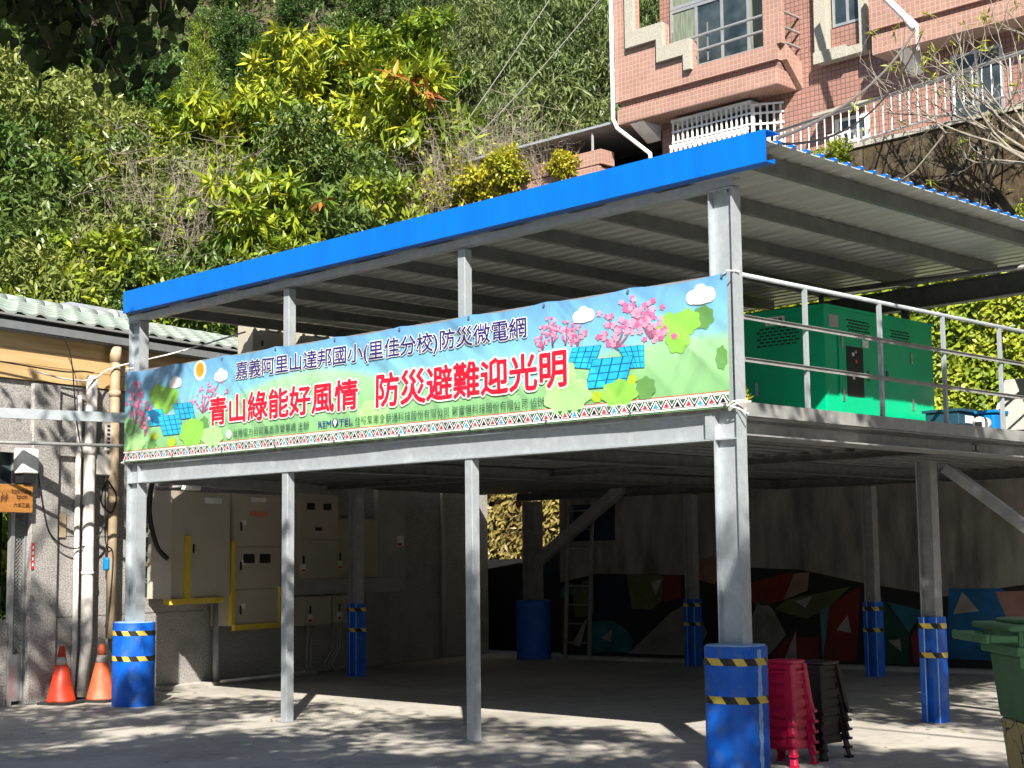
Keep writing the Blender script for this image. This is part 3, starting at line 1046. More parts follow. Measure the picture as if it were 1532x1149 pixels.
# leafy shapes
flat('printed_leaf', [([(0.9, 0.54), (1.12, 0.64), (1.17, 0.78), (1.05, 0.9), (0.88, 0.86), (0.70, 0.93), (0.55, 0.84), (0.56, 0.72), (0.72, 0.60)], 0)], ['ban_green'], 1)
for cx, cz, rx, rz2, m_, ly in ((1.47, 0.28, 0.26, 0.16, 0, 2.6), (1.88, 0.21, 0.21, 0.125, 1, 2.7), (0.66, 0.285, 0.09, 0.045, 3, 1.6), (1.04, 0.19, 0.09, 0.06, 3, 1.7), (1.71, 0.36, 0.09, 0.09, 2, 1.8),
                               (0.61, 0.19, 0.09, 0.07, 2, 1.9), (0.14, 0.43, 0.10, 0.10, 2, 1.5), (0.27, 0.22, 0.19, 0.13, 1, 1.4), (4.72, 0.26, 0.24, 0.16, 1, 1.2), (7.44, 0.24, 0.29, 0.17, 1, 2.8),
                               (7.43, 0.43, 0.13, 0.13, 1, 2.9), (8.07, 0.21, 0.21, 0.12, 0, 2.6), (8.37, 0.23, 0.11, 0.10, 2, 2.5), (7.80, 0.20, 0.07, 0.05, 3, 1.7), (8.22, 0.32, 0.06, 0.04, 3, 2.7), (8.63, 0.76, 0.13, 0.10, 0, 1.1), (8.82, 0.76, 0.15, 0.11, 0, 1.2),
                               (8.73, 0.64, 0.13, 0.14, 0, 1.3), (9.0, 0.78, 0.11, 0.10, 2, 1.0), (9.18, 0.42, 0.06, 0.10, 2, 1.0)):
    flat('printed_bush', [(lobed(cx, cz, rx, rz2, 7, amp=0.09, ph=cx), 0)], [['ban_green', 'ban_lime', 'ban_dkgreen', 'ban_olive'][m_]], ly)
# solar panels
def solar(p0, p1, p2, p3, nx, nz, lay):
    """corners top-left, top-right, bottom-right, bottom-left"""
    out = [([p0, p1, p2, p3], 0)]
    cells = []
    def at(a, b):
        x = (p0[0] * (1 - a) + p1[0] * a) * (1 - b) + (p3[0] * (1 - a) + p2[0] * a) * b
        z = (p0[1] * (1 - a) + p1[1] * a) * (1 - b) + (p3[1] * (1 - a) + p2[1] * a) * b
        return (x, z)
    e = 0.07
    for i in range(nx):
        for j in range(nz):
            cells.append(([at((i + e) / nx, (j + e) / nz), at((i + 1 - e) / nx, (j + e) / nz), at((i + 1 - e) / nx, (j + 1 - e) / nz), at((i + e) / nx, (j + 1 - e) / nz)], 0))
    flat('printed_solar_panel', out, ['ban_solar2'], lay)
    flat('printed_solar_cells', cells, ['ban_solar'], lay + 0.25)
solar((0.45, 0.61), (0.82, 0.61), (0.93, 0.41), (0.55, 0.41), 4, 3, 2.0)
solar((1.05, 0.65), (1.46, 0.64), (1.53, 0.45), (1.15, 0.45), 4, 3, 2.0)
solar((0.73, 0.52), (1.20, 0.52), (1.30, 0.28), (0.86, 0.28), 4, 4, 2.3)
solar((7.52, 0.67), (7.87, 0.66), (7.77, 0.45), (7.44, 0.50), 4, 4, 2.0)
solar((8.05, 0.62), (8.36, 0.61), (8.36, 0.41), (8.20, 0.42), 4, 4, 1.9)
solar((7.76, 0.54), (8.24, 0.53), (8.14, 0.27), (7.66, 0.28), 4, 4, 2.3)
# blossom trees
def blossom(base, top_list, s, lay, seed, bloom=0.029):
    rng = random.Random(seed)
    stems, fl = [], []
    for (tx, tz) in top_list:
        prev, w = base, 0.014 * s
        for k in range(1, 5):
            a = k / 4
            p = (base[0] + (tx - base[0]) * a + rng.uniform(-.02, .02) * s, base[1] + (tz - base[1]) * a)
            w2 = 0.014 * s * (1 - 0.75 * a)
            d = (p[0] - prev[0], p[1] - prev[1]); l_ = math.hypot(*d) or 1; nx_, nz_ = -d[1] / l_, d[0] / l_
            stems.append(([(prev[0] + nx_ * w, prev[1] + nz_ * w), (p[0] + nx_ * w2, p[1] + nz_ * w2), (p[0] - nx_ * w2, p[1] - nz_ * w2), (prev[0] - nx_ * w, prev[1] - nz_ * w)], 0))
            if k >= 2:
                for _ in range(3):
                    fl.append((p[0] + rng.gauss(0, .05) * s, p[1] + rng.gauss(0, .035) * s))
            prev, w = p, w2
        fl.append((tx, tz))
    flat('printed_branches', stems, ['ban_stem'], lay)
    for k in range(2):
        flat('printed_blossoms', [(lobed(x_, z_, bloom * s * rng.uniform(.7, 1.1), bloom * s * rng.uniform(.6, .9), 5, 20, 0.25, rng.random() * 6), k) for x_, z_ in fl[k::2]], ['ban_pink', 'ban_rose'], lay + 0.4 + 0.2 * k)
blossom((0.25, 0.46), [(0.12, 0.78), (0.22, 0.92), (0.33, 0.80), (0.30, 0.98)], 1.0, 1.6, 1)
blossom((0.46, 0.30), [(0.34, 0.60), (0.47, 0.72), (0.56, 0.62)], 1.0, 1.7, 2)
blossom((1.67, 0.50), [(1.52, 0.66), (1.66, 0.78), (1.80, 0.84), (1.92, 0.76), (2.02, 0.84), (2.16, 0.70)], 0.85, 1.3, 3, 0.024)
for bx, bz, tp in ((7.14, 0.69, [(7.05, .8), (7.12, .9), (7.2, .84)]), (7.27, 0.70, [(7.2, .97), (7.28, .93), (7.34, .86)]), (7.43, 0.70, [(7.38, .84), (7.46, .92), (7.5, .84)]), (7.58, 0.68, [(7.54, .8), (7.6, .86), (7.66, .78)])):
    blossom((bx, bz), tp, 0.75, 1.3, int(bx * 100), 0.025)
blossom((8.07, 0.60), [(7.96, 0.9), (8.11, 0.86), (8.22, 0.80), (7.90, 0.72)], 1.1, 1.4, 8)
blossom((8.44, 0.66), [(8.25, 1.02), (8.25, 0.90), (8.42, 0.97), (8.40, 0.84), (8.55, 0.82), (8.6, 0.70)], 1.1, 1.5, 9)
# woven-pattern border
flat('printed_border', [([(BW * i / 40, 0.012), (BW * (i + 1) / 40, 0.012), (BW * (i + 1) / 40, 0.128), (BW * i / 40, 0.128)], 0) for i in range(40)], ['ban_white'], 2.0)
tri, tri2, tri3 = [], [], []
nT = 78
wT = BW / nT
for i in range(nT):
    x0 = i * wT
    tri.append(([(x0, 0.030), (x0 + wT, 0.030), (x0 + wT, 0.112), (x0, 0.112)], 0))
for i in range(nT):
    x0 = i * wT
    tri2.append(([(x0 + wT * .06, 0.034), (x0 + wT * .94, 0.034), (x0 + wT * .5, 0.110)], 1))
    tri2.append(([(x0 + wT * .62, 0.108), (x0 + wT * 1.38, 0.108), (x0 + wT, 0.048)] if i < nT - 1 else [(x0 + wT * .62, 0.108), (x0 + wT, 0.108), (x0 + wT, 0.048)], 1))
    tri3.append(([(x0 + wT * .24, 0.041), (x0 + wT * .76, 0.041), (x0 + wT * .5, 0.088)], 2 + [0, 2, 0, 1][i % 4]))
    tri3.append(([(x0 + wT * .74, 0.103), (x0 + wT * 1.26, 0.103), (x0 + wT, 0.062)] if i < nT - 1 else [(x0 + wT * .74, 0.103), (x0 + wT, 0.103), (x0 + wT, 0.062)], 5))
bmats = ['ban_tri_black', 'ban_white', 'ban_tri_red', 'ban_tri_blue', 'ban_tri_black', 'ban_tri_green']
flat('printed_border_pattern', tri, bmats, 2.4)
flat('printed_border_pattern', tri2, bmats, 2.7)
flat('printed_border_pattern', tri3, bmats, 3.0)
flat('printed_border_line', [([(BW * i / 40, 0.133), (BW * (i + 1) / 40, 0.133), (BW * (i + 1) / 40, 0.139), (BW * i / 40, 0.139)], 0) for i in range(40)], ['ban_tri_red'], 2.0)
# lettering
def banner_text(body, x0, z0, x1, z1, material, bold, outline, lay):
    o, ref = lettering(body, x0, z0, x1, z1, -0.004 * lay, material, banner, bold, None, 'lettering', bwave)
    if outline:
        lettering(body, x0, z0, x1, z1, -0.004 * (lay - 0.6), 'ban_white', banner, outline, ref, 'lettering_outline', bwave, 14)
banner_text('嘉義阿里山達邦國小(里佳分校)防災微電網', 2.36, 0.80, 6.94, 1.025, 'ban_navy', 0.012, 0.055, 4)
banner_text('青山綠能好風情', 1.83, 0.34, 4.49, 0.655, 'ban_red', 0.026, 0.075, 4)
banner_text('防災避難迎光明', 4.79, 0.33, 7.44, 0.67, 'ban_red', 0.026, 0.075, 4)
banner_text('台灣電力公司嘉義區營業處 主辦', 2.31, 0.172, 3.70, 0.262, 'ban_text', 0.0, 0, 4)
banner_text('REM', 3.86, 0.178, 4.07, 0.245, 'ban_logo', 0.012, 0, 4)
banner_text('TEL', 4.20, 0.178, 4.42, 0.245, 'ban_logo', 0.012, 0, 4)
flat('printed_emblem', [(disc(4.135, 0.218, 0.052, 0.042), 0)], ['ban_logo'], 3.6)
flat('printed_emblem', [([(4.135, 0.165), (4.17, 0.225), (4.15, 0.25), (4.12, 0.25), (4.10, 0.225)], 0)], ['ban_white'], 4.0)
flat('printed_emblem', [(disc(2.22, 0.212, 0.055, 0.05), 0)], ['ban_white'], 3.4)
flat('printed_emblem', [(disc(2.22, 0.212, 0.036, 0.032), 0)], ['ban_sun_glow'], 3.7)
banner_text('佳得集團全新通科技股份有限公司 聚富倡科技股份有限公司 協辦', 4.46, 0.162, 7.16, 0.255, 'ban_text', 0.0, 0, 4)
# eyelets and ties
for k in range(10):
    u = 0.04 + (BW - 0.08) * k / 9
    for v in (1.105, 0.022):
        ey = MB()
        o_ = [(u + 0.016 * math.cos(t), v + 0.016 * math.sin(t)) for t in [2 * math.pi * i / 12 for i in range(12)]]
        ey.add([(a, float(bwave(a, b)) - 0.014, b) for a, b in o_] + [(u, float(bwave(u, v)) - 0.010, v)], [(i, (i + 1) % 12, 12) for i in range(12)])
        o = link('eyelet', ey.mesh('eyelet', 'chrome'), banner)
for i, (p, q) in enumerate((((-9.27, -0.06, 4.09), (-9.20, 0.02, 4.14)), ((-0.06, -0.06, 4.08), (0.02, 0.06, 4.11)), ((-0.05, -0.06, 2.97), (0.07, 0.02, 3.02)), ((-9.27, -0.06, 2.97), (-9.33, 0.02, 2.93)))):
    pm = MB().tube([p, ((p[0] + q[0]) / 2, -0.075, (p[2] + q[2]) / 2 + 0.01), q], 0.007, 6)
    part('tie', pm, 'white_paint', banner)
part('tie', MB().tube([(-0.03, -0.06, 2.97), (0.03, -0.03, 2.95), (0.10, 0.02, 2.90)], 0.007, 6).tube([(-0.03, -0.06, 2.97), (0.05, -0.03, 3.0), (0.13, 0.02, 3.0)], 0.007, 6), 'white_paint', banner)

# ------------------------------------------------------------------ low grey school building on the left
WA = Vector((-10.35, -0.8, 0))
WR = math.atan2(0.97188, -0.2355)
school = thing('school_building', 'low grey pebble-dash school building with green tiled roof and timber band', 'building', WA, WR)
# local frame: x along the wall, -y outwards, z up
def lp(name, mb, mats, parent=school, **k):
    return part(name, mb, mats, parent, world_coords=False, **k)
wallp = lp('wall', MB().box(0.1, 0.03, 0, 11.04, 0.28, 4.02).box(-5, 0.03, 0, -1.25, 0.28, 4.02).box(-1.25, 0.03, 3.34, 0.1, 0.28, 4.02), 'pebble')
# stone-faced panels with open joints
zs = [0.0, 1.045, 2.07, 3.18, 4.02]
xs = [0.10, 1.52, 3.33, 5.2, 7.2, 9.2, 11.03]
for i in range(len(xs) - 1):
    for j in range(len(zs) - 1):
        lp('wall_panel', MB().box(xs[i] + 0.004, 0.0 + 0.002 * ((i * 3 + j) % 3), zs[j] + 0.005, xs[i + 1] - 0.004, 0.032, zs[j + 1] - 0.005), 'pebble', wallp)
for j in range(len(zs) - 1):
    lp('wall_panel', MB().box(-3.2, 0.002, zs[j] + 0.005, -1.254, 0.032, zs[j + 1] - 0.005), 'pebble', wallp)
lp('end_wall', MB().box(10.84, 0.28, 0, 11.04, 6.0, 4.02), 'pebble')
lp('pilaster', MB().box(0.06, -0.07, 0, 0.50, -0.002, 3.99), 'pebble', bev=0.01)
lp('lintel', MB().box(-5, -0.05, 3.10, 1.46, -0.003, 3.36), 'pebble')
lp('kerb', MB().box(2.2, -0.25, 0.002, 5.6, -0.003, 0.05), 'concrete')
# doorway: frame, transom glass, mesh screen door
lp('dark_interior', MB().box(-1.25, 0.5, 0, 0.1, 0.52, 3.34), 'dark_void')  # near-black sheet paints the unlit room behind the doorway
fr = MB()
for (a, b_) in ((-1.25, -1.21), (-0.16, -0.10), (0.06, 0.1)):
    fr.box(a, 0.04, 0, b_, 0.10, 3.34)
fr.box(-1.21, 0.04, 2.36, 0.06, 0.10, 2.44).box(-1.21, 0.04, 3.27, 0.06, 0.10, 3.34)
lp('door_frame', fr, 'alu')
lp('transom_pane', MB().box(-1.2, 0.065, 2.45, 0.05, 0.072, 3.26), 'glass_dark')
sd = lp('screen_door', MB().box(-0.10, 0.05, 0.05, 0.06, 0.08, 0.62), 'alu')
ms = MB()
for k in range(36):
    z = 0.62 + k * 0.05
    if z + 0.16 < 2.36:
        ms.bar((-0.10, 0.066, z), (0.06, 0.066, z + 0.16), 0.006, 0.006)
        ms.bar((0.06, 0.068, z), (-0.10, 0.068, z + 0.16), 0.006, 0.006)
lp('diamond_mesh', ms, 'galv_old', sd)
lp('window_wall', MB().box(-1.2, 0.06, 0.0, -0.17, 0.09, 1.05), 'pebble')
# timber band of boards under the eaves
for k, (z0, z1) in enumerate(((4.03, 4.22), (4.225, 4.41), (4.415, 4.60))):
    lp('timber_board', MB().box(-5, -0.02 - 0.004 * (k % 2), z0, 11.04, 0.10, z1), 'wood_pale')
# eaves: soffit, gutter, black strip painted as the gap's shade and metal edge
lp('soffit', MB().box(-5, -0.18, 4.602, 11.2, 0.12, 4.615), 'gutter')
lp('gutter', MB().box(-5, -0.20, 4.617, 11.2, -0.14, 4.715), 'gutter')
lp('painted_gap_shade', MB().box(-5, -0.15, 4.717, 11.2, -0.09, 4.772), 'dark_void')  # black strip paints the shade in the gap above the gutter
lp('eaves_edge', MB().box(-5, -0.22, 4.774, 11.2, -0.13, 4.80), 'galv_old')
sl = math.atan2(0.50, 1.72)
roofb = lp('roof', MB().hexa([(-5, -0.14, 4.78), (11.2, -0.14, 4.78), (11.2, 1.55, 5.28), (-5, 1.55, 5.28), (-5, -0.14, 4.80), (11.2, -0.14, 4.80), (11.2, 1.55, 5.30), (-5, 1.55, 5.30)]), 'tile_green')
tl = MB()
prof = [(0.0, 0.012), (0.05, 0.045), (0.10, 0.05), (0.15, 0.035), (0.21, 0.012), (0.28, 0.008), (0.335, 0.016)]
L_ = 0.43
n = len(prof)
for (yy, dz) in ((0.0, 0.02), (L_, 0.0)):
    for (a, h) in prof:
        tl.v.append((a, yy * math.cos(sl), yy * math.sin(sl) + h + dz))
for i in range(n - 1):
    tl.f.append((i, i + 1, n + i + 1, n + i)); tl.m.append(0)
for (a, h) in prof:
    tl.v.append((a, 0.002, h - 0.012))
for i in range(n - 1):
    tl.f.append((i, 2 * n + i, 2 * n + i + 1, i + 1)); tl.m.append(0)
tile_me = tl.mesh('roof_tile', 'tile_green')
rng = random.Random(3)
for r_ in range(5):
    for c_ in range(40):
        o = link('roof_tile', tile_me, roofb, (-2.4 + c_ * 0.333, -0.20 + r_ * 0.38 * math.cos(sl), 4.80 + r_ * 0.38 * math.sin(sl) + rng.uniform(0, 0.004)))
for k in range(19):
    x = -3.4 + k * 0.335
    lp('ridge_tile', MB().tube([(x, 1.55, 5.31), (x + 0.36, 1.55, 5.325)], [0.10, 0.085], 10), 'tile_green', smooth=True)
lp('ridge_end', MB().tube([(2.95, 1.55, 5.33), (3.02, 1.55, 5.33)], 0.13, 14), 'tile_green', smooth=True)
lp('ridge_flashing', MB().box(-0.6, 1.9, 5.38, 2.2, 2.3, 5.48), 'galv')
lp('solar_frame', MB().hexa([(2.5, 1.75, 5.3), (3.6, 1.75, 5.3), (3.6, 2.3, 5.3), (2.5, 2.3, 5.3), (2.5, 1.9, 5.54), (3.6, 1.9, 5.54), (3.6, 2.3, 5.54), (2.5, 2.3, 5.54)]), 'galv')
# wooden class sign
sign = thing('class_sign', 'small orange wooden class sign with dark lettering over the doorway', 'sign', WA, WR)
lp('board', MB().box(-1.0, -0.17, 2.36, -0.02, -0.14, 2.70), 'wood_sign', sign)
lettering('tonmuha', -0.36, 2.585, -0.05, 2.655, -0.173, 'ink', sign, 0.01)
lettering("'tpon", -0.29, 2.505, -0.11, 2.585, -0.173, 'ink', sign, 0.01)
lettering('六年乙班', -0.32, 2.415, -0.07, 2.475, -0.173, 'ink', sign, 0.01)
lp('bracket', MB().box(-0.9, -0.14, 2.5, -0.86, -0.003, 2.54).box(-0.12, -0.14, 2.5, -0.09, -0.003, 2.54), 'galv_old', sign)
orn = MB()
for k in range(6):
    orn.box(-0.52 + 0.02 * k, -0.173, 2.47 + 0.02 * (k % 3), -0.51 + 0.02 * k, -0.1715, 2.56 + 0.015 * ((k * 2) % 3))
lp('carved_mark', orn, 'ink', sign)
# speaker box, junction box, nameplates
sp_ = thing('white_wall_speaker', 'white box speaker high on the wall above the class sign', 'speaker', WA, WR)
lp('case', MB().box(-0.24, -0.22, 2.84, 0.03, -0.053, 3.15), 'white_paint', sp_, bev=0.02)
lp('mount', MB().box(-0.20, -0.20, 2.72, 0.0, -0.055, 2.835), 'dark_void', sp_)
jb = thing('junction_box', 'white cable junction box beside the tall pipes', 'junction box', WA, WR)
lp('case', MB().box(1.04, -0.14, 2.86, 1.35, -0.003, 3.15), 'cab_grey', jb, bev=0.01)
lp('lid', MB().box(1.06, -0.152, 2.88, 1.33, -0.1415, 3.13), 'pvc_white', jb)
tr_ = thing('cable_tray', 'perforated white cable tray above the junction box', 'cable tray', WA, WR)
ty = MB().box(1.20, -0.16, 3.2, 1.32, -0.15, 3.56)
lp('tray', ty, 'pvc_white', tr_)
for k in range(6):
    lp('slot', MB().box(1.235, -0.162, 3.23 + k * 0.055, 1.285, -0.1605, 3.26 + k * 0.055), 'dark_void', tr_)
np_ = thing('red_nameplate', 'narrow red vertical nameplate on the door pilaster', 'nameplate', WA, WR)
lp('plate', MB().box(0.065, -0.082, 1.66, 0.105, -0.072, 1.99), 'label_red', np_)
for k in range(4):
    lp('character', MB().box(0.077, -0.0855, 1.70 + k * 0.07, 0.094, -0.0825, 1.74 + k * 0.07), 'label_white', np_)
yp = thing('brass_plate', 'plain yellow plate on the wall beside the pipes', 'plate', WA, WR)
lp('plate', MB().box(0.56, -0.02, 2.06, 0.68, -0.003, 2.36), 'pvc_tan', yp)
bc = thing('blue_breaker', 'small blue cable connector hanging among the wires', 'connector', WA, WR)
lp('body', MB().lathe([(0.03, 0), (0.045, 0.02), (0.045, 0.14), (0.03, 0.17)], 10, (1.30, -0.12, 1.63)), 'box_blue', bc)
lp('cap', MB().lathe([(0.02, 0.0), (0.02, 0.12)], 8, (1.30, -0.12, 1.80)), 'cable', bc)
# pipes on the wall
def pipe(name, pts, r, m_, label, cat='pipe', joints=()):
    t = thing(name, label, cat, WA, WR)
    lp('tube', MB().tube(pts, r, 12), m_, t, smooth=True)
    for (p, q) in joints:
        lp('collar', MB().tube([p, q], r * 1.12, 12), m_, t, smooth=True)
    return t
pipe('drain_pipe', [(0.99, -0.12, 4.16), (0.97, -0.12, 3.2), (0.97, -0.12, 0.72), (0.90, -0.12, 0.03)], 0.075, 'pvc_white', 'thick white plastic pipe standing behind the left traffic cones', joints=(((0.97, -0.12, 3.25), (0.97, -0.12, 3.13)), ((0.97, -0.12, 1.62), (0.97, -0.12, 1.58))))
pipe('drain_pipe', [(0.84, -0.05, 3.9), (0.84, -0.05, 0.72), (0.80, -0.05, 0.03)], 0.035, 'pvc_white', 'thin white plastic pipe left of the thick white pipe')
pipe('vent_pipe', [(1.38, -0.14, 4.585), (1.38, -0.14, 4.15), (1.38, -0.14, 3.3), (1.38, -0.14, 0.75)], 0.07, 'pvc_tan', 'tan plastic pipe with white top rising to the eaves', joints=(((1.38, -0.14, 4.58), (1.38, -0.14, 4.38)), ((1.38, -0.14, 4.0), (1.38, -0.14, 3.92)), ((1.38, -0.14, 2.6), (1.38, -0.14, 2.5))))
pipe('wall_pipe', [(9.4, -0.08, 2.9), (9.4, -0.08, 1.6), (9.42, -0.08, 0.03)], 0.05, 'cab_grey', 'dim grey pipe on the far end of the wall', joints=(((9.4, -0.08, 1.95), (9.4, -0.08, 1.88)),))
pipe('wall_pipe', [(3.42, -0.15, 1.25), (3.42, -0.15, 0.28), (3.44, -0.15, 0.03)], 0.055, 'galv_old', 'grey steel pipe under the yellow-edged cabinets')
pipe('floor_conduit', [(3.3, -0.35, 0.06), (4.5, -0.45, 0.07), (5.0, -0.5, 0.09)], 0.02, 'pvc_white', 'white conduit lying along the foot of the wall', 'conduit')
# steel awning rail and conduit crossing to the left column
aw = MB().bar((-9.30, 0.06, 3.52), (-9.9, -2.7, 3.52), 0.06, 0.12)
solo('awning_rail', aw, 'galv', 'flat grey steel rail running left from the corner column', 'rail', (-9.3, 0.06, 3.4))
solo('conduit', MB().tube([(-9.32, 0.02, 3.17), (-9.9, -2.7, 3.17)], 0.022, 8), 'galv_old', 'thin grey conduit below the flat steel rail at left', 'conduit', (-9.3, 0.0, 3.17), smooth=True)
# loose cables on the wall
def lcable(pts, r, m_, label, n=10):
    pts = [Vector(p) for p in pts]
    out = []
    for i in range(len(pts) - 1):          # Catmull-Rom
        p0, p1, p2, p3 = pts[max(i - 1, 0)], pts[i], pts[i + 1], pts[min(i + 2, len(pts) - 1)]
        for k in range(n):
            t = k / n
            out.append(0.5 * ((2 * p1) + (-p0 + p2) * t + (2 * p0 - 5 * p1 + 4 * p2 - p3) * t * t + (-p0 + 3 * p1 - 3 * p2 + p3) * t ** 3))
    out.append(pts[-1])
    return MB().tube(out, r, 6)
def wall_cable(pts, r, m_, label):
    o = link('cable', lcable(pts, r, m_, label).mesh('cable', m_, (0, 0, 0), True), None, WA)
    o.rotation_euler = (0, 0, WR)
    return tag(o, label, 'cable')
wall_cable([(0.10, -0.1, 3.0), (0.20, -0.10, 2.5), (0.35, -0.1, 2.1), (0.7, -0.1, 1.92), (1.05, -0.16, 2.02), (1.25, -0.16, 2.3)], 0.010, 'cable', 'black cable looping across the pilaster beside the door')
wall_cable([(1.25, -0.17, 2.85), (1.10, -0.2, 2.55), (1.28, -0.2, 2.38), (1.36, -0.22, 2.6), (1.22, -0.2, 2.8)], 0.012, 'cable', 'tangle of black cable under the junction box')
wall_cable([(1.20, -0.18, 2.84), (1.16, -0.22, 2.5), (1.2, -0.2, 2.0), (1.33, -0.2, 1.85), (1.3, -0.2, 1.3), (1.22, -0.2, 0.9)], 0.009, 'cable', 'black cable hanging down past the blue connector')
wall_cable([(0.0, -0.1, 4.14), (0.5, -0.14, 4.08), (0.9, -0.2, 4.1), (1.3, -0.2, 4.3), (1.75, -0.9, 4.5), (2.3, -1.6, 4.78)], 0.011, 'pvc_white', 'white cable drooping from the timber band to the platform')
wall_cable([(0.4, -0.2, 4.62), (0.55, -0.2, 4.3), (0.72, -0.12, 3.6), (0.84, -0.1, 3.2)], 0.008, 'cable', 'thin dark wire slanting down from the eaves')
wall_cable([(-1.0, -0.1, 4.22), (0.4, -0.14, 4.17), (0.75, -0.16, 4.2), (0.97, -0.16, 4.2)], 0.010, 'cable', 'dark cable along the foot of the timber band')
wall_cable([(1.45, -0.2, 0.1), (1.5, -0.25, 0.9), (1.62, -0.3, 1.15), (1.75, -0.25, 0.95)], 0.022, 'cable', 'thick black hose curved behind the left blue foot')
wall_cable([(1.55, -0.2, 0.05), (1.56, -0.25, 0.8), (1.66, -0.25, 1.0)], 0.018, 'cable', 'second black hose standing behind the left blue foot')
wall_cable([(1.75, -0.5, 2.9), (1.68, -0.5, 2.4), (1.85, -0.48, 1.95), (2.08, -0.45, 1.78)], 0.035, 'cable', 'thick black corrugated hose entering the left cabinet')
# notice board
nb = thing('notice_poster', 'dark teal poster with pale Chinese lettering behind the left column', 'poster', WA, WR)
mat('poster_teal', (0.012, 0.05, 0.06), (0.06, 0.11, 0.12), scale=3, rough=0.35)
lp('sheet', MB().box(1.98, -0.015, 1.28, 2.45, -0.003, 2.62), 'poster_teal', nb)
lettering('六年級', 2.05, 1.45, 2.38, 1.53, -0.017, 'label_white', nb, 0.01)
for k in range(5):
    lp('text_line', MB().box(2.0, -0.0175, 1.68 + 0.13 * k, 2.22, -0.0155, 1.74 + 0.13 * k), 'label_white' if k % 2 else 'pvc_tan', nb)

# ------------------------------------------------------------------ switch cabinets
def handle(parent, x, y, z, tagged=True):
    lp('handle', MB().box(x, y - 0.022, z, x + 0.018, y, z + 0.12), 'dark_void', parent)
    if tagged:
        h = lp('warning_tag', MB().box(x - 0.05, y - 0.006, z - 0.13, x + 0.07, y - 0.001, z - 0.01), 'label_white', parent)
        lp('red_band', MB().box(x - 0.035, y - 0.008, z - 0.12, x + 0.055, y - 0.0065, z - 0.085), 'label_red', parent)
def cabinet(name, label, x0, x1, z0, z1, off, depth, m_='cab_beige', doors=None):
    t = thing(name, label, 'cabinet', WA, WR)
    y = -off
    lp('case', MB().box(x0, y + 0.012, z0, x1, y + depth, z1), m_, t)
    for (a0, a1, b0, b1) in (doors or [(x0, x1, z0, z1)]):
        lp('door', MB().box(a0 + 0.012, y - 0.004, b0 + 0.012, a1 - 0.012, y + 0.0115, b1 - 0.012), m_, t, bev=0.004)
    return t
c1 = cabinet('switch_cabinet', 'wide beige switch cabinet with yellow foam edges, leftmost on the wall', 2.12, 3.30, 1.24, 2.69, 0.50, 0.44, doors=[(2.42, 3.30, 1.24, 2.69)])
lp('plate', MB().box(2.75, -0.509, 2.53, 3.1, -0.505, 2.61), 'label_white', c1)
handle(c1, 2.52, -0.505, 1.85, False)
for bx in ((2.36, -0.53, 1.16, 2.46, -0.49, 2.08), (2.08, -0.54, 1.16, 2.355, -0.40, 1.235), (2.55, -0.54, 1.16, 3.12, -0.45, 1.235)):
    lp('foam_edge', MB().box(*bx), 'yellow_foam', c1)
c2 = cabinet('switch_cabinet', 'tall beige three-door meter cabinet with yellow foam edges', 3.40, 4.46, 0.82, 2.70, 0.46, 0.40, doors=[(3.40, 4.46, 1.94, 2.70), (3.40, 4.46, 1.33, 1.94), (3.40, 4.46, 0.82, 1.33)])
lp('plate', MB().box(3.78, -0.469, 2.58, 4.12, -0.465, 2.64), 'label_white', c2)
lp('orange_label', MB().box(3.75, -0.469, 2.37, 4.15, -0.465, 2.44), 'label_orange', c2)
for z in (2.16, 1.60, 0.98):
    handle(c2, 3.55, -0.465, z, False)
    lp('lock_tag', MB().box(3.575, -0.469, z + 0.08, 3.67, -0.465, z + 0.15), 'label_white', c2)
for x in (3.62, 3.98):
    lp('meter_window', MB().box(x, -0.471, 1.70, x + 0.24, -0.465, 1.83), 'dark_void', c2)
for bx in ((3.34, -0.50, 0.84, 3.41, -0.44, 2.02), (3.41, -0.50, 0.76, 4.46, -0.44, 0.84), (4.40, -0.50, 0.842, 4.47, -0.44, 1.36)):
    lp('foam_edge', MB().box(*bx), 'yellow_foam', c2)
c3 = cabinet('switch_cabinet', 'dim beige cabinet with two small dark windows behind the second post', 5.05, 6.05, 1.43, 3.0, 0.32, 0.30, doors=[(5.05, 6.05, 2.05, 2.78), (5.05, 6.05, 1.46, 2.05), (5.05, 6.05, 2.78, 3.0)])
for x in (5.25, 5.66):
    lp('meter_window', MB().box(x, -0.331, 2.50, x + 0.19, -0.325, 2.60), 'dark_void', c3)
lp('latch', MB().box(5.46, -0.331, 2.18, 5.62, -0.325, 2.23), 'dark_void', c3)
handle(c3, 5.15, -0.325, 1.68)
lp('drip_edge', MB().box(5.03, -0.35, 1.40, 6.07, -0.30, 1.43), 'cab_grey', c3)
c4_ = cabinet('switch_cabinet', 'shallow beige cabinet hidden behind the blue-footed inner column', 6.10, 7.25, 1.45, 2.36, 0.22, 0.2)
handle(c4_, 6.2, -0.225, 1.72)
lp('drip_edge', MB().box(6.08, -0.24, 2.36, 7.27, -0.003, 2.385), 'cab_grey', c4_)
c5 = cabinet('junction_cabinet', 'small beige box below the dim cabinet, left of the pair', 5.30, 5.98, 0.74, 1.18, 0.24, 0.22)
handle(c5, 5.42, -0.245, 0.92)
c6 = cabinet('junction_cabinet', 'small beige box below the dim cabinet, right of the pair', 6.04, 6.62, 0.75, 1.18, 0.24, 0.22)
handle(c6, 6.16, -0.245, 0.93)
tk = thing('cable_trunking', 'grey cable trunking running down and along the wall behind the cabinets', 'trunking', WA, WR)
lp('channel', MB().box(7.42, -0.10, 1.44, 8.2, -0.003, 2.95).box(4.6, -0.09, 1.20, 8.2, -0.003, 1.43), 'cab_grey', tk)
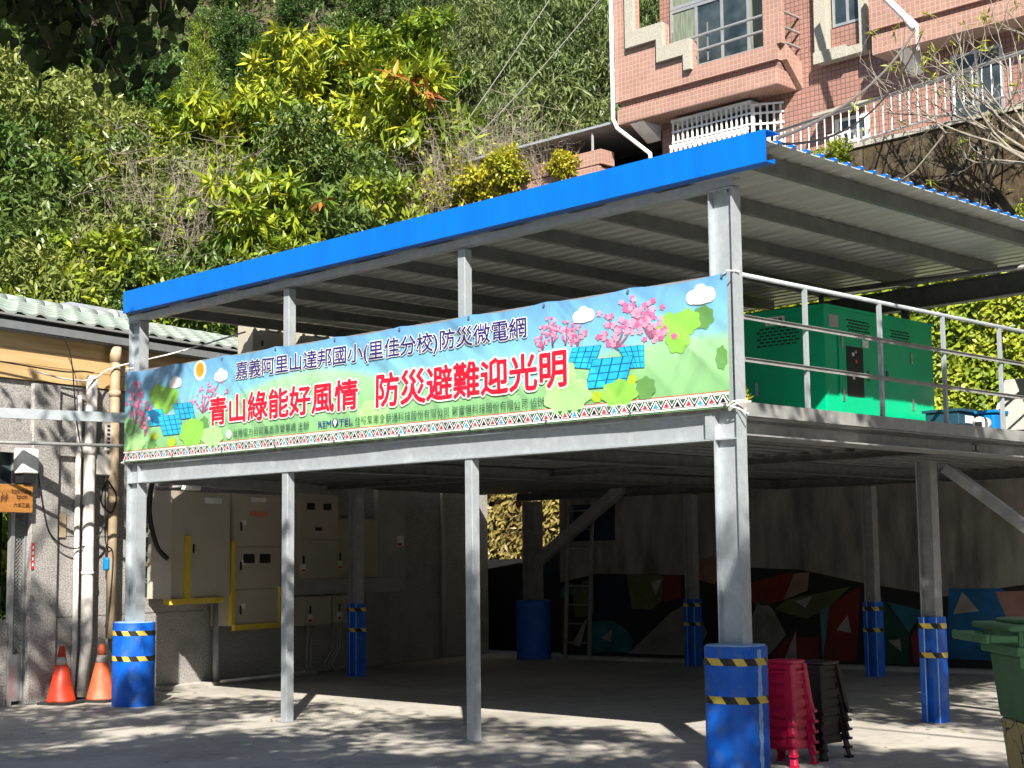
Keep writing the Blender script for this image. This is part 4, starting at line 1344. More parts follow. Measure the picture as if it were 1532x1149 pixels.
lp('warning_tag', MB().box(7.95, -0.106, 1.95, 8.15, -0.101, 2.12), 'label_white', tk)
lp('red_band', MB().box(7.97, -0.108, 1.96, 8.1, -0.1065, 2.0), 'label_red', tk)
for k, (a, b_) in enumerate(((5.55, 5.5), (5.65, 5.6), (6.2, 5.95), (6.3, 6.05), (6.38, 6.15))):
    lp('conduit', MB().tube([(a, -0.12, 0.75), (a - 0.02, -0.12, 0.35), (b_, -0.12, 0.12), (b_ + 0.05, -0.14, 0.03)], 0.017, 8), 'cab_grey', tk, smooth=True)
lf = thing('wall_lamp', 'small floodlight and bracket on top of the left cabinet', 'lamp', WA, WR)
lp('head', MB().box(2.36, -0.62, 2.70, 2.56, -0.42, 2.82), 'white_paint', lf, bev=0.02)
lp('arm', MB().tube([(2.3, -0.5, 2.75), (2.15, -0.4, 2.74), (2.15, -0.06, 2.74)], 0.018, 8), 'galv_old', lf)

# ------------------------------------------------------------------ back wall with the mural
MO = Vector((-10.85, 9.593, 0))
MU = Vector((6.9, 0.9, 0)).normalized()
mr_ = math.atan2(MU.y, MU.x)
mw = thing('mural_wall', 'stained grey retaining wall with dim painted mural along the bottom', 'wall', MO, mr_)
lp('wall', MB().box(0, 0.0, 0, 20, 0.35, 3.35), 'mural_wall', mw)
lp('coping', MB().box(0, -0.05, 3.352, 20, 0.40, 3.42), 'concrete', mw)
lp('footing', MB().box(0, -0.14, 0, 20, -0.002, 0.055), 'concrete', mw)
def paint(name, c, k=0.0):
    mat(name, c, tuple(x * 0.7 for x in c), scale=3, rough=0.8, stain=tuple(x * 0.45 for x in c), sscale=1.7)
for nm, c in dict(m_navy=(0.012, 0.018, 0.05), m_olive=(0.10, 0.12, 0.05), m_red=(0.17, 0.02, 0.018), m_teal=(0.02, 0.14, 0.18), m_grey=(0.19, 0.19, 0.17), m_pink=(0.28, 0.16, 0.13), m_white=(0.33, 0.30, 0.28),
                  m_green=(0.015, 0.065, 0.045), m_blue=(0.01, 0.11, 0.28), m_cyan=(0.10, 0.24, 0.26), m_black=(0.015, 0.015, 0.017)).items():
    paint(nm, c)
MP = [('m_black', 1, [(-0.0, 0.07), (0.0, 1.3), (0.8, 1.45), (2.5, 1.42), (3.4, 1.55), (4.6, 1.5), (5.6, 1.3), (6.9, 1.1), (8.6, 1.35), (11, 1.4), (11, 0.07)]),
      ('m_navy', 2, [(0.79, 1.38), (1.28, 1.42), (1.43, 1.02), (1.42, 0.85), (0.77, 0.67)]),
      ('m_olive', 2, [(1.37, 1.44), (2.09, 1.41), (2.05, 0.99), (1.85, 0.85), (1.46, 0.86)]), ('m_white', 3, [(1.85, 1.3), (2.06, 1.35), (1.94, 1.08)]),
      ('m_red', 2, [(2.1, 1.41), (2.43, 1.42), (2.42, 1.03), (2.06, 0.98)]), ('m_teal', 2, [(0.54, 0.13), (0.6, 0.64), (1.08, 0.66), (1.35, 0.51), (1.49, 0.32), (1.41, 0.14)]),
      ('m_white', 3, [(0.85, 0.36), (1.06, 0.52), (1.04, 0.3)]), ('m_white', 3, [(0.24, 0.25), (0.4, 0.21), (0.57, 0.7), (0.48, 0.61)]),
      ('m_grey', 3, [(1.37, 0.12), (1.81, 0.47), (2.21, 0.8), (2.45, 0.92), (2.7, 0.9), (2.9, 0.5), (2.7, 0.12)]), ('m_red', 2, [(0.02, 1.01), (0.2, 1.07), (0.25, 0.14), (0.02, 0.11)]),
      ('m_pink', 2, [(2.74, 1.65), (3.06, 1.73), (3.3, 1.5), (3.05, 1.27), (2.73, 1.35)]), ('m_pink', 2, [(3.1, 1.15), (3.6, 1.45), (3.65, 1.2), (3.4, 0.95)]), ('m_grey', 2, [(3.69, 0.68), (3.87, 1.1), (4.11, 0.86), (4.31, 0.49), (4.0, 0.17), (3.67, 0.26)]),
      ('m_red', 2, [(3.71, 1.3), (4.46, 1.47), (4.28, 1.03), (3.92, 0.93), (3.67, 1.02)]), ('m_pink', 3, [(4.28, 1.03), (4.48, 1.44), (4.74, 1.46), (4.7, 1.18)]),
      ('m_olive', 3, [(4.12, 0.88), (4.33, 1.03), (5.42, 1.24), (5.05, 0.92), (4.67, 0.74)]), ('m_white', 4, [(4.49, 1.01), (4.78, 1.09), (4.66, 0.91)]),
      ('m_red', 2, [(5.05, 0.94), (5.58, 1.25), (5.48, 0.12), (4.91, 0.1)]), ('m_cyan', 3, [(4.9, 0.89), (5.06, 0.95), (4.92, 0.1)]), ('m_white', 3, [(5.17, 0.58), (5.36, 0.81), (5.41, 0.54)]),
      ('m_red', 2, [(4.03, 0.15), (4.34, 0.45), (4.88, 0.48), (4.85, 0.1)]), ('m_white', 3, [(4.27, 0.11), (4.48, 0.55), (4.48, 0.09)]),
      ('m_green', 2, [(5.9, 1.11), (6.33, 0.54), (6.31, 0.1), (5.62, 0.08), (5.65, 1.1)]), ('m_teal', 2, [(6.0, 1.02), (6.56, 0.89), (6.34, 0.56)]), ('m_white', 3, [(6.0, 0.44), (6.19, 0.46), (6.21, 0.28)]),
      ('m_red', 2, [(6.36, 0.5), (6.8, 1.05), (6.85, 0.2), (6.4, 0.1)]), ('m_blue', 2, [(6.98, 1.22), (7.73, 1.22), (8.6, 0.9), (9.3, 0.5), (9.3, 0.16), (6.89, 0.2)]),
      ('m_white', 3, [(7.03, 0.85), (7.18, 1.17), (7.42, 0.89)]), ('m_pink', 3, [(7.67, 1.17), (8.4, 1.2), (8.3, 0.8), (7.82, 0.8)]),
      ('m_olive', 2, [(0.25, 1.2), (0.7, 1.4), (0.7, 0.75), (0.3, 0.7)]), ('m_navy', 1.5, [(0.3, 2.0), (1.15, 2.01), (1.16, 2.63), (0.3, 2.63)]), ('m_teal', 2, [(0.02, 1.2), (0.25, 1.3), (0.25, 1.08), (0.02, 1.02)])]
for m_, ly, poly in MP:
    o = lp('painted_shape', MB().prism(poly, lambda a, b, d: (a, d, b), -0.003 * ly, -0.001), m_, mw)

# made-up near-black mass for the silhouettes in the passage between school and mural wall
ls_ = thing('dark_mass', 'made-up near-black mass for the dark silhouettes in the passage beside the round blue foot', 'dark mass', (-12.4, 10.6, 0))
part('wall', MB().prism([(-13.9, 0), (-11.0, 0), (-11.0, 2.12), (-12.0, 2.06), (-12.45, 1.72), (-13.9, 1.70)], lambda a, b, d: (a, d, b), 10.7, 11.0), 'dark_void', ls_)
part('blue_panel', MB().box(-12.28, 10.67, 1.42, -12.05, 10.698, 1.72), 'm_navy', ls_)
# mossy upper wall with railing and road
mo = thing('mossy_wall', 'brown moss-streaked retaining wall below the white railing', 'wall', (-8, 12.0, 5.0))
part('wall', MB().hexa([(-8.3, 12.0, 5.0), (14, 12.0, 5.0), (14, 12.5, 5.0), (-8.3, 12.5, 5.0), (-8.3, 12.1, 8.52), (14, 12.1, 8.9), (14, 12.5, 8.9), (-8.3, 12.5, 8.52)]), 'moss_wall', mo)
part('crack', MB().bar((-3.86, 12.095, 8.35), (-4.75, 12.03, 7.25), 0.04, 0.02, (0, 1, 0)), 'dark_void', mo)
part('coping', MB().hexa([(-8.3, 12.06, 8.525), (14, 12.06, 8.905), (14, 12.55, 8.905), (-8.3, 12.55, 8.525), (-8.3, 12.06, 8.60), (14, 12.06, 8.98), (14, 12.55, 8.98), (-8.3, 12.55, 8.60)]), 'granite', mo)
rd = MB().hexa([(-9.5, 12.56, 5.9), (16, 12.56, 5.9), (16, 14.9, 5.9), (-9.5, 14.9, 5.9), (-9.5, 12.56, 8.55), (16, 12.56, 8.95), (16, 14.9, 8.95), (-9.5, 14.9, 8.55)])
tag(part('upper_path', rd, 'concrete'), 'path above the mossy wall', kind='structure')
rl = thing('path_railing', 'white metal bar railing climbing along the path above the mossy wall', 'railing', (-8.2, 12.3, 8.5))
def rail_z(x):
    return 9.26 + (x + 7.5) * 0.075
part('top_rail', MB().tube([(-8.2, 12.3, rail_z(-8.2)), (9, 12.3, rail_z(9))], 0.032, 8), 'alu', rl, smooth=True)
part('bottom_rail', MB().tube([(-8.2, 12.3, rail_z(-8.2) - 0.62), (9, 12.3, rail_z(9) - 0.62)], 0.02, 6), 'alu', rl)
x = -8.1
k = 0
while x < 8.9:
    thick = k % 11 == 0
    part('baluster' if not thick else 'railing_post', MB().tube([(x, 12.3, rail_z(x) - (0.72 if thick else 0.62)), (x, 12.3, rail_z(x))], 0.022 if thick else 0.011, 6), 'white_paint', rl)
    x += 0.165
    k += 1

# ------------------------------------------------------------------ pink tiled house on the terrace
ph = thing('pink_house', 'pink tiled house with stepped balcony above the steel roof', 'house', (-10, 13.65, 6.0))
MY = 13.65
part('wall', MB().box(-11.62, MY, 5.9, 12, 22, 18), 'pink_tile_shaded', ph)
# balcony: lower ledge, shadow groove, parapet with stepped opening, right-hand pier
bl = part('balcony', MB().box(-12.25, 13.0, 10.36, -8.37, MY, 10.66), 'pink_tile', ph, bev=0.02)
part('groove', MB().box(-12.22, 13.09, 10.66, -8.40, MY, 10.83), 'pink_tile_shaded', bl)
YP = lambda a, b, d: (a, d, b)
part('parapet', MB().prism([(-12.28, 10.83), (-8.37, 10.83), (-8.37, 11.12), (-10.31, 11.12), (-10.31, 11.66), (-10.98, 11.66), (-10.98, 12.16), (-11.73, 12.16), (-11.73, 14.2), (-12.28, 14.2)], YP, 13.0, 13.14), 'pink_tile', bl)
part('soffit', MB().box(-12.2, 13.14, 10.835, -8.4, MY, 10.95), 'pink_plain', bl)
part('pier', MB().box(-8.66, 13.003, 11.121, -8.27, 13.14, 15), 'pink_tile', bl)
part('side_parapet', MB().prism([(13.14, 10.83), (MY - 0.002, 10.36), (MY - 0.002, 10.86), (13.14, 11.12)], lambda a, b, d: (d, a, b), -8.37, -8.25), 'pink_tile', bl)
part('stepped_trim', MB().prism([(-11.92, 14.2), (-11.92, 11.85), (-11.13, 11.85), (-11.13, 11.38), (-10.47, 11.38), (-10.47, 11.07), (-10.305, 11.07), (-10.305, 11.67), (-10.97, 11.67), (-10.97, 12.17), (-11.72, 12.17), (-11.72, 14.2)], YP, 12.9, 12.998), 'granite', bl)
part('balcony_rail', MB().tube([(-10.9, 13.05, 11.71), (-8.6, 13.05, 11.75)], 0.028, 8), 'alu', bl)
part('balcony_rail', MB().tube([(-10.22, 13.05, 11.43), (-8.6, 13.05, 11.45)], 0.028, 8), 'alu', bl)
part('balcony_rail', MB().tube([(-10.19, 13.05, 11.14), (-8.66, 13.05, 11.14)], 0.02, 8), 'alu', bl)
for z in (11.16, 11.45, 11.75):
    part('side_rail', MB().tube([(-8.3, 13.1, z), (-8.3, MY - 0.01, z)], 0.028, 8), 'alu', bl)
for x in (-10.85, -10.0):
    part('rail_post', MB().tube([(x, 13.08, 11.2), (x, 13.08, 11.95)], 0.018, 6), 'cable_grey', bl)
def window(x0, x1, z0, z1, y, parent, ncol=3, panem='glass_dark', fw=0.05, curtain=False):
    w = part('window', MB().box(x0, y - 0.05, z0, x1, y - 0.002, z0 + fw), 'alu', parent)
    part('head', MB().box(x0, y - 0.05, z1 - fw, x1, y - 0.002, z1), 'alu', w)
    for i in range(ncol + 1):
        xx = x0 + (x1 - x0 - fw) * i / ncol
        part('frame', MB().box(xx, y - 0.048, z0 + fw, xx + fw, y - 0.003, z1 - fw), 'alu', w)
    for i in range(ncol):
        xa = x0 + (x1 - x0 - fw) * i / ncol + fw
        xb = x0 + (x1 - x0 - fw) * (i + 1) / ncol
        part('pane', MB().box(xa, y - 0.03, z0 + fw, xb, y - 0.02, z1 - fw), 'curtain' if (curtain and i in (0, ncol - 1)) else panem, w)
    return w
window(-11.3, -8.75, 11.0, 12.62, MY - 0.02, ph, 4, 'glass_dark', 0.06, True)
window(-11.3, -8.75, 12.63, 13.2, MY - 0.02, ph, 2, 'curtain', 0.06)
# barred window cage under the balcony
cg = part('window_cage', MB().box(-11.14, 13.34, 9.15, -8.72, MY - 0.003, 9.2).box(-11.14, 13.33, 10.24, -9.22, MY - 0.003, 10.30), 'white_paint', ph)
part('cage_window', MB().box(-11.0, MY - 0.03, 9.2, -8.9, MY - 0.01, 10.2), 'dark_void', cg)
for i in range(17):
    xx = -11.12 + i * 0.118
    part('bar', MB().box(xx, 13.345, 9.2, xx + 0.032, 13.375, 10.24), 'white_paint', cg)
for z in (9.45, 9.82, 10.03):
    part('bar', MB().box(-11.13, 13.338, z, -9.22, 13.344, z + 0.035), 'white_paint', cg)
part('bar', MB().box(-11.13, 13.25, 9.72, -9.24, 13.29, 9.77), 'white_paint', cg)
for i in range(16):
    xx = -11.12 + i * 0.118
    part('bar', MB().box(xx, 13.255, 9.25, xx + 0.045, 13.285, 9.72), 'white_paint', cg)
for i in range(5):
    yy = 13.36 + i * 0.062
    xx = -9.2 + i * 0.11
    part('bar', MB().box(xx, yy, 9.2, xx + 0.032, yy + 0.03, 10.2), 'white_paint', cg)
for z in (9.45, 9.82, 10.03, 10.2):
    part('bar', MB().bar((-9.21, 13.345, z), (-8.68, 13.64, z), 0.03, 0.035), 'white_paint', cg)
# right-hand window with granite frame
wt = part('window_trim', MB().prism([(-7.80, 14.5), (-7.83, 10.70), (-6.74, 10.70), (-6.74, 14.5), (-6.88, 14.5), (-6.88, 10.86), (-7.58, 10.86), (-7.60, 14.5)], YP, MY - 0.22, MY - 0.002), 'granite', ph)
part('sill', MB().box(-7.84, MY - 0.26, 10.68, -7.15, MY - 0.222, 10.90), 'granite', wt)
part('recess_wall', MB().box(-7.58, MY - 0.06, 10.86, -6.88, MY - 0.003, 11.33), 'pink_tile_shaded', wt)
window(-7.52, -6.89, 11.34, 13.2, MY - 0.02, ph, 2)
# second bay further right
b2 = part('bay', MB().box(-6.43, 13.1, 10.46, 8, MY, 10.80), 'pink_tile', ph)
part('groove', MB().box(-6.40, 13.17, 10.80, 8, MY, 10.91), 'pink_tile_shaded', b2)
part('parapet', MB().box(-6.47, 13.1, 10.91, 8, 13.24, 11.85), 'pink_tile', b2)
part('coping', MB().box(-6.1, 13.05, 11.852, 8, 13.28, 11.90), 'granite', b2)
part('bracket', MB().prism([(13.2, 10.455), (MY - 0.003, 10.455), (MY - 0.003, 10.1)], lambda a, b, d: (d, a, b), -6.0, -5.75), 'white_paint', b2)
for x in (-5.2, -3.6, -2.0):
    window(x, x + 0.95, 9.0, 10.25, MY - 0.02, ph, 2)
sw = part('small_window', MB().box(-7.56, MY - 0.05, 9.12, -6.86, MY - 0.003, 9.62), 'white_paint', ph)
part('pane', MB().box(-7.46, MY - 0.06, 9.2, -6.94, MY - 0.051, 9.55), 'glass_dark', sw)
for i in range(6):
    part('bar', MB().box(-7.52 + i * 0.125, MY - 0.30, 8.95, -7.48 + i * 0.125, MY - 0.27, 9.25), 'white_paint', sw)
part('bar', MB().box(-7.56, MY - 0.305, 9.25, -6.84, MY - 0.26, 9.29), 'white_paint', sw)
part('hood', MB().hexa([(-7.80, MY - 0.40, 9.66), (-6.86, MY - 0.40, 9.70), (-6.86, MY - 0.003, 9.82), (-7.80, MY - 0.003, 9.78), (-7.80, MY - 0.40, 9.71), (-6.86, MY - 0.40, 9.75), (-6.86, MY - 0.003, 9.87), (-7.80, MY - 0.003, 9.83)]), 'granite', sw)
# white downpipe at the corner
part('downpipe', MB().tube([(-12.33, 12.97, 14.5), (-12.33, 12.97, 10.5), (-12.25, 13.0, 10.3), (-11.66, 13.3, 9.72), (-11.6, 13.3, 9.0)], 0.045, 8), 'white_paint', ph, smooth=True)
part('bracket', MB().prism([(13.1, 10.355), (MY - 0.003, 10.355), (MY - 0.003, 10.05)], lambda a, b, d: (d, a, b), -12.0, -11.65), 'white_paint', ph)
# low pink annexe under creepers
an = thing('pink_annexe', 'low pink tiled annexe half buried in creepers behind the blue fascia', 'house', (-16, 13.0, 5.9))
part('wall', MB().box(-19.5, 13.05, 5.9, -12.75, 17, 9.62), 'pink_tile', an)
part('parapet', MB().box(-19.62, 12.98, 9.66, -12.68, 13.4, 9.96), 'pink_tile', an)
part('ledge', MB().box(-19.56, 12.94, 9.44, -12.72, 13.04, 9.62), 'pink_tile', an)
part('side_wall', MB().box(-12.74, 13.3, 5.9, -12.4, 17, 9.3), 'pink_tile_shaded', an)
part('downpipe', MB().tube([(-19.74, 12.95, 10.35), (-19.74, 12.95, 9.9), (-19.5, 12.92, 9.7), (-19.45, 12.92, 8.9)], 0.05, 8), 'white_paint', an, smooth=True)
part('carport_roof', MB().hexa([(-19.3, 13.0, 10.42), (-12.36, 13.0, 10.42), (-12.36, 17, 10.7), (-19.3, 17, 10.7), (-19.3, 13.0, 10.47), (-12.36, 13.0, 10.47), (-12.36, 17, 10.75), (-19.3, 17, 10.75)]), 'galv', an)
part('carport_shade', MB().box(-19.2, 15.8, 9.6, -12.4, 15.9, 10.6), 'dark_void', an)  # near-black sheet paints the shade inside the carport
for x in (-16.4, -13.0):
    part('carport_post', MB().tube([(x, 13.1, 9.9), (x, 13.1, 10.42)], 0.03, 6), 'galv_old', an)
# street lamp arm
lm = thing('street_lamp', 'white tubular street lamp head hanging in front of the pink house', 'lamp', (-4.9, 11.9, 8.9))
part('arm', MB().tube([(-5.6, 11.9, 11.15), (-4.93, 11.9, 10.33)], 0.06, 10), 'white_paint', lm, smooth=True)
part('head', MB().tube([(-5.05, 11.9, 10.48), (-4.9, 11.9, 10.28)], [0.07, 0.085], 10), 'white_paint', lm, smooth=True)
part('pole', MB().tube([(-6.6, 12.35, 12.6), (-5.6, 11.9, 11.15)], 0.05, 8), 'white_paint', lm, smooth=True)
part('stub', MB().tube([(-4.87, 11.9, 10.3), (-4.87, 11.9, 9.9)], 0.025, 6), 'white_paint', lm)
# overhead cables
def cable(p, q, sag, r, m_, label):
    p, q = Vector(p), Vector(q)
    pts = [p.lerp(q, k / 16) - Vector((0, 0, sag * 4 * (k / 16) * (1 - k / 16))) for k in range(17)]
    return solo('overhead_cable', MB().tube(pts, r, 6), m_, label, 'cable', tuple(p))
cable((0.2, 0.4, 5.28), (-4.9, 11.9, 10.25), 0.25, 0.017, 'cable_grey', 'thick twisted cable rising from the roof corner to the street lamp')
cable((0.15, 0.45, 5.25), (-4.8, 11.95, 10.2), 0.5, 0.012, 'cable', 'thin dark cable hanging just under the thick cable')
cable((-17.8, 12.6, 9.9), (-13.2, 14.0, 15.5), 0.1, 0.012, 'wire_pale', 'pale wire slanting up in front of the trees left of the pink house')
cable((-18.0, 12.6, 9.8), (-12.9, 14.0, 14.0), 0.25, 0.012, 'wire_pale', 'second pale wire slanting up beside the first')

# ------------------------------------------------------------------ things on the upper floor
gen = thing('generator', 'big green generator cabinet behind the guard rail', 'generator', (-1.35, 3.42, 3.0))
GX0, GX1, GY0, GY1, GZ = -2.42, -1.35, 3.42, 5.63, 4.34
part('body', MB().box(GX0, GY0, 3.08, GX1, GY1, GZ), 'gen_green', gen, bev=0.012)
part('skid', MB().box(GX0 + 0.03, GY0 + 0.03, 3.0, GX1 - 0.03, GY1 - 0.03, 3.078), 'gen_dark', gen)
part('roof_cap', MB().box(GX0 - 0.015, GY0 - 0.015, GZ - 0.012, GX1 + 0.015, GY1 + 0.015, GZ + 0.02), 'gen_green', gen)
ex = GX1 + 0.004
part('door', MB().box(GX1 + 0.001, 3.66, 3.16, ex + 0.01, 4.30, 4.05), 'gen_green', gen)
d2 = part('door', MB().box(GX1 + 0.001, 4.50, 3.16, ex + 0.01, 5.22, 4.05), 'gen_green', gen)
part('door', MB().box(-2.32, GY0 - 0.012, 3.16, -1.6, GY0 - 0.001, 3.92), 'gen_green', gen)
part('control_window', MB().box(ex + 0.011, 3.80, 3.42, ex + 0.016, 4.12, 3.95), 'dark_void', gen)
for (y, z, m_) in ((3.9, 3.85, 'label_white'), (3.96, 3.78, 'label_red'), (3.9, 3.60, 'label_white'), (3.95, 3.88, 'chrome')):
    part('control_knob', MB().box(ex + 0.0165, y, z, ex + 0.02, y + 0.04, z + 0.035), m_, gen)
for (y, z) in ((3.70, 3.92), (3.70, 3.36), (5.10, 3.86), (5.10, 3.34)):
    part('hinge', MB().box(ex + 0.011, y, z, ex + 0.022, y + 0.035, z + 0.13), 'chrome', gen)
for (y, z) in ((4.20, 3.6), (4.58, 3.62)):
    part('handle', MB().box(ex + 0.011, y, z, ex + 0.022, y + 0.035, z + 0.12), 'steel_dark', gen)
part('handle', MB().box(-2.22, GY0 - 0.024, 3.45, -2.185, GY0 - 0.0125, 3.6), 'chrome', gen)
def vents(axis, a0, z0, na, nz, da, dz, w, h):
    mb = MB()
    for i in range(na):
        for j in range(nz):
            a = a0 + i * da + (da / 2 if j % 2 else 0)
            z = z0 + j * dz
            if axis == 'y':
                mb.box(ex - 0.003, a, z, ex + 0.0005, a + w, z + h)
            else:
                mb.box(a, GY0 - 0.004, z, a + w, GY0 - 0.0005, z + h)
    return mb
part('vent_slots', vents('y', 3.85, 4.09, 7, 5, 0.062, 0.034, 0.045, 0.016), 'dark_void', gen)
part('vent_slots', vents('y', 4.72, 4.06, 6, 5, 0.066, 0.034, 0.048, 0.016), 'dark_void', gen)
part('vent_slots', vents('x', -2.20, 3.98, 7, 6, 0.075, 0.036, 0.052, 0.016), 'dark_void', gen)
part('rating_plate', MB().box(GX1 + 0.001, 3.50, 4.13, GX1 + 0.006, 3.68, 4.26), 'cab_grey', gen)
part('warning_sticker', MB().box(ex + 0.011, 4.12, 3.96, ex + 0.014, 4.24, 4.04), 'label_white', gen)
pl = part('name_plate', MB().box(-2.08, GY0 - 0.006, 4.20, -1.84, GY0 - 0.001, 4.29), 'label_white', gen)
gl = link('sign_text_anchor', None, None)
bpy.data.objects.remove(gl)
t_ = lettering('發電機', -2.06 + 1.35, 4.215 - 3.0, -1.86 + 1.35, 4.275 - 3.0, -0.008, 'ink', gen, 0.01, None, 'name_plate_text')
part('exhaust_pipe', MB().tube([(-1.75, 5.75, 3.0), (-1.75, 5.75, 4.62)], 0.05, 10), 'steel_dark', gen, smooth=True)
gen.location = (-1.22, 3.23, 2.97)

for k, (x0, x1, y0, y1, z1, lab) in enumerate(((-9.85, -9.5, 2.05, 2.75, 4.97, 'tall beige battery cabinet on the upper floor, left of the pair'), (-9.85, -9.5, 2.86, 3.52, 4.97, 'beige battery cabinet on the upper floor, right of the pair'))):
    bc_ = thing('battery_cabinet', lab, 'cabinet', (x0, y0, 3.0), group='battery cabinets on the upper floor')
    part('case', MB().box(x0, y0, 3.0, x1, y1, z1), 'cab_beige', bc_, bev=0.01)
    part('door', MB().box(x1 + 0.001, y0 + 0.10, 3.1, x1 + 0.012, y1 - 0.03, z1 - 0.03), 'cab_beige', bc_)
    part('label_strip', MB().box(x1 + 0.0125, y0 + 0.26, z1 - 0.13, x1 + 0.014, y0 + 0.44, z1 - 0.10), 'steel_dark', bc_)
    part('latch', MB().box(x1 + 0.0125, y0 + 0.13, z1 - 0.33, x1 + 0.02, y0 + 0.16, z1 - 0.26), 'ink', bc_)
tnk = thing('water_pump', 'bright blue pump housing on the upper floor by the guard rail', 'pump', (-0.45, 5.0, 3.0))
part('housing', MB().box(-0.58, 5.17, 3.0, -0.36, 5.44, 3.24), 'box_blue', tnk, bev=0.03)
part('lid', MB().box(-0.60, 5.15, 3.241, -0.34, 5.46, 3.275), 'box_blue', tnk, bev=0.01)
part('motor', MB().tube([(-0.46, 5.15, 3.12), (-0.46, 5.0, 3.12)], 0.075, 14), 'white_paint', tnk, smooth=True)
part('port', MB().box(-0.50, 4.985, 3.08, -0.42, 4.997, 3.14), 'dark_void', tnk)
nv_ = thing('storage_crate', 'dark navy equipment crate beside the generator', 'crate', (-0.8, 4.8, 3.0))
part('crate', MB().box(-1.02, 4.86, 3.0, -0.62, 5.9, 3.26), 'box_navy', nv_, bev=0.01)
part('lid', MB().box(-1.05, 4.84, 3.261, -0.59, 5.93, 3.29), 'box_navy', nv_)
part('paper_label', MB().box(-0.619, 5.0, 3.14, -0.615, 5.22, 3.22), 'label_white', nv_)
lb = thing('cover_panel', 'pale grey-green sloping panel at the right end of the upper floor', 'panel', (-0.5, 6.4, 3.0))
part('panel', MB().hexa([(-0.85, 5.95, 3.1), (-0.2, 5.95, 3.1), (-0.2, 7.2, 3.1), (-0.85, 7.2, 3.1), (-0.8, 6.3, 3.72), (-0.25, 6.3, 3.72), (-0.25, 7.2, 3.72), (-0.8, 7.2, 3.72)]), 'cab_grey', lb, bev=0.01)
part('foot', MB().box(-0.8, 6.05, 3.0, -0.7, 7.1, 3.098), 'dark_void', lb)
part('foot', MB().box(-0.32, 6.05, 3.0, -0.22, 7.1, 3.098), 'dark_void', lb)
pt = thing('potted_plant', 'small green plant in a red dish at the platform corner', 'plant', (-0.55, 0.75, 3.0))
part('dish', MB().lathe([(0.10, 0), (0.16, 0.05), (0.16, 0.07), (0.13, 0.075)], 16, (-0.55, 0.75, 3.0)), 'label_red', pt, smooth=True)

# ------------------------------------------------------------------ traffic cones
def cone(label, loc, m_, lean=0.0):
    t = thing('traffic_cone', label, 'traffic cone', loc, 0.4, group='traffic cones by the wall')
    b = MB().prism(round_rect(0, 0, 0.44, 0.44, 0.06, 4), lambda a, b_, d: (a, b_, d), 0, 0.03)
    part('base', b, 'rubber', t, world_coords=False)
    part('body', MB().lathe([(0.185, 0.031), (0.178, 0.05), (0.075, 0.48), (0.0745, 0.481)], 24), m_, t, world_coords=False, smooth=True)
    part('band', MB().lathe([(0.0745, 0.482), (0.056, 0.575)], 24), 'cone_band', t, world_coords=False, smooth=True)
    part('tip', MB().lathe([(0.056, 0.576), (0.034, 0.70), (0.026, 0.71)], 24), m_, t, world_coords=False, smooth=True)
    return t
cone('deep red traffic cone, left of the two by the wall', (-10.10, -0.38, 0.0), 'cone_red')
cone('faded orange traffic cone, right of the two by the wall', (-10.02, 0.13, 0.0), 'cone_faded')

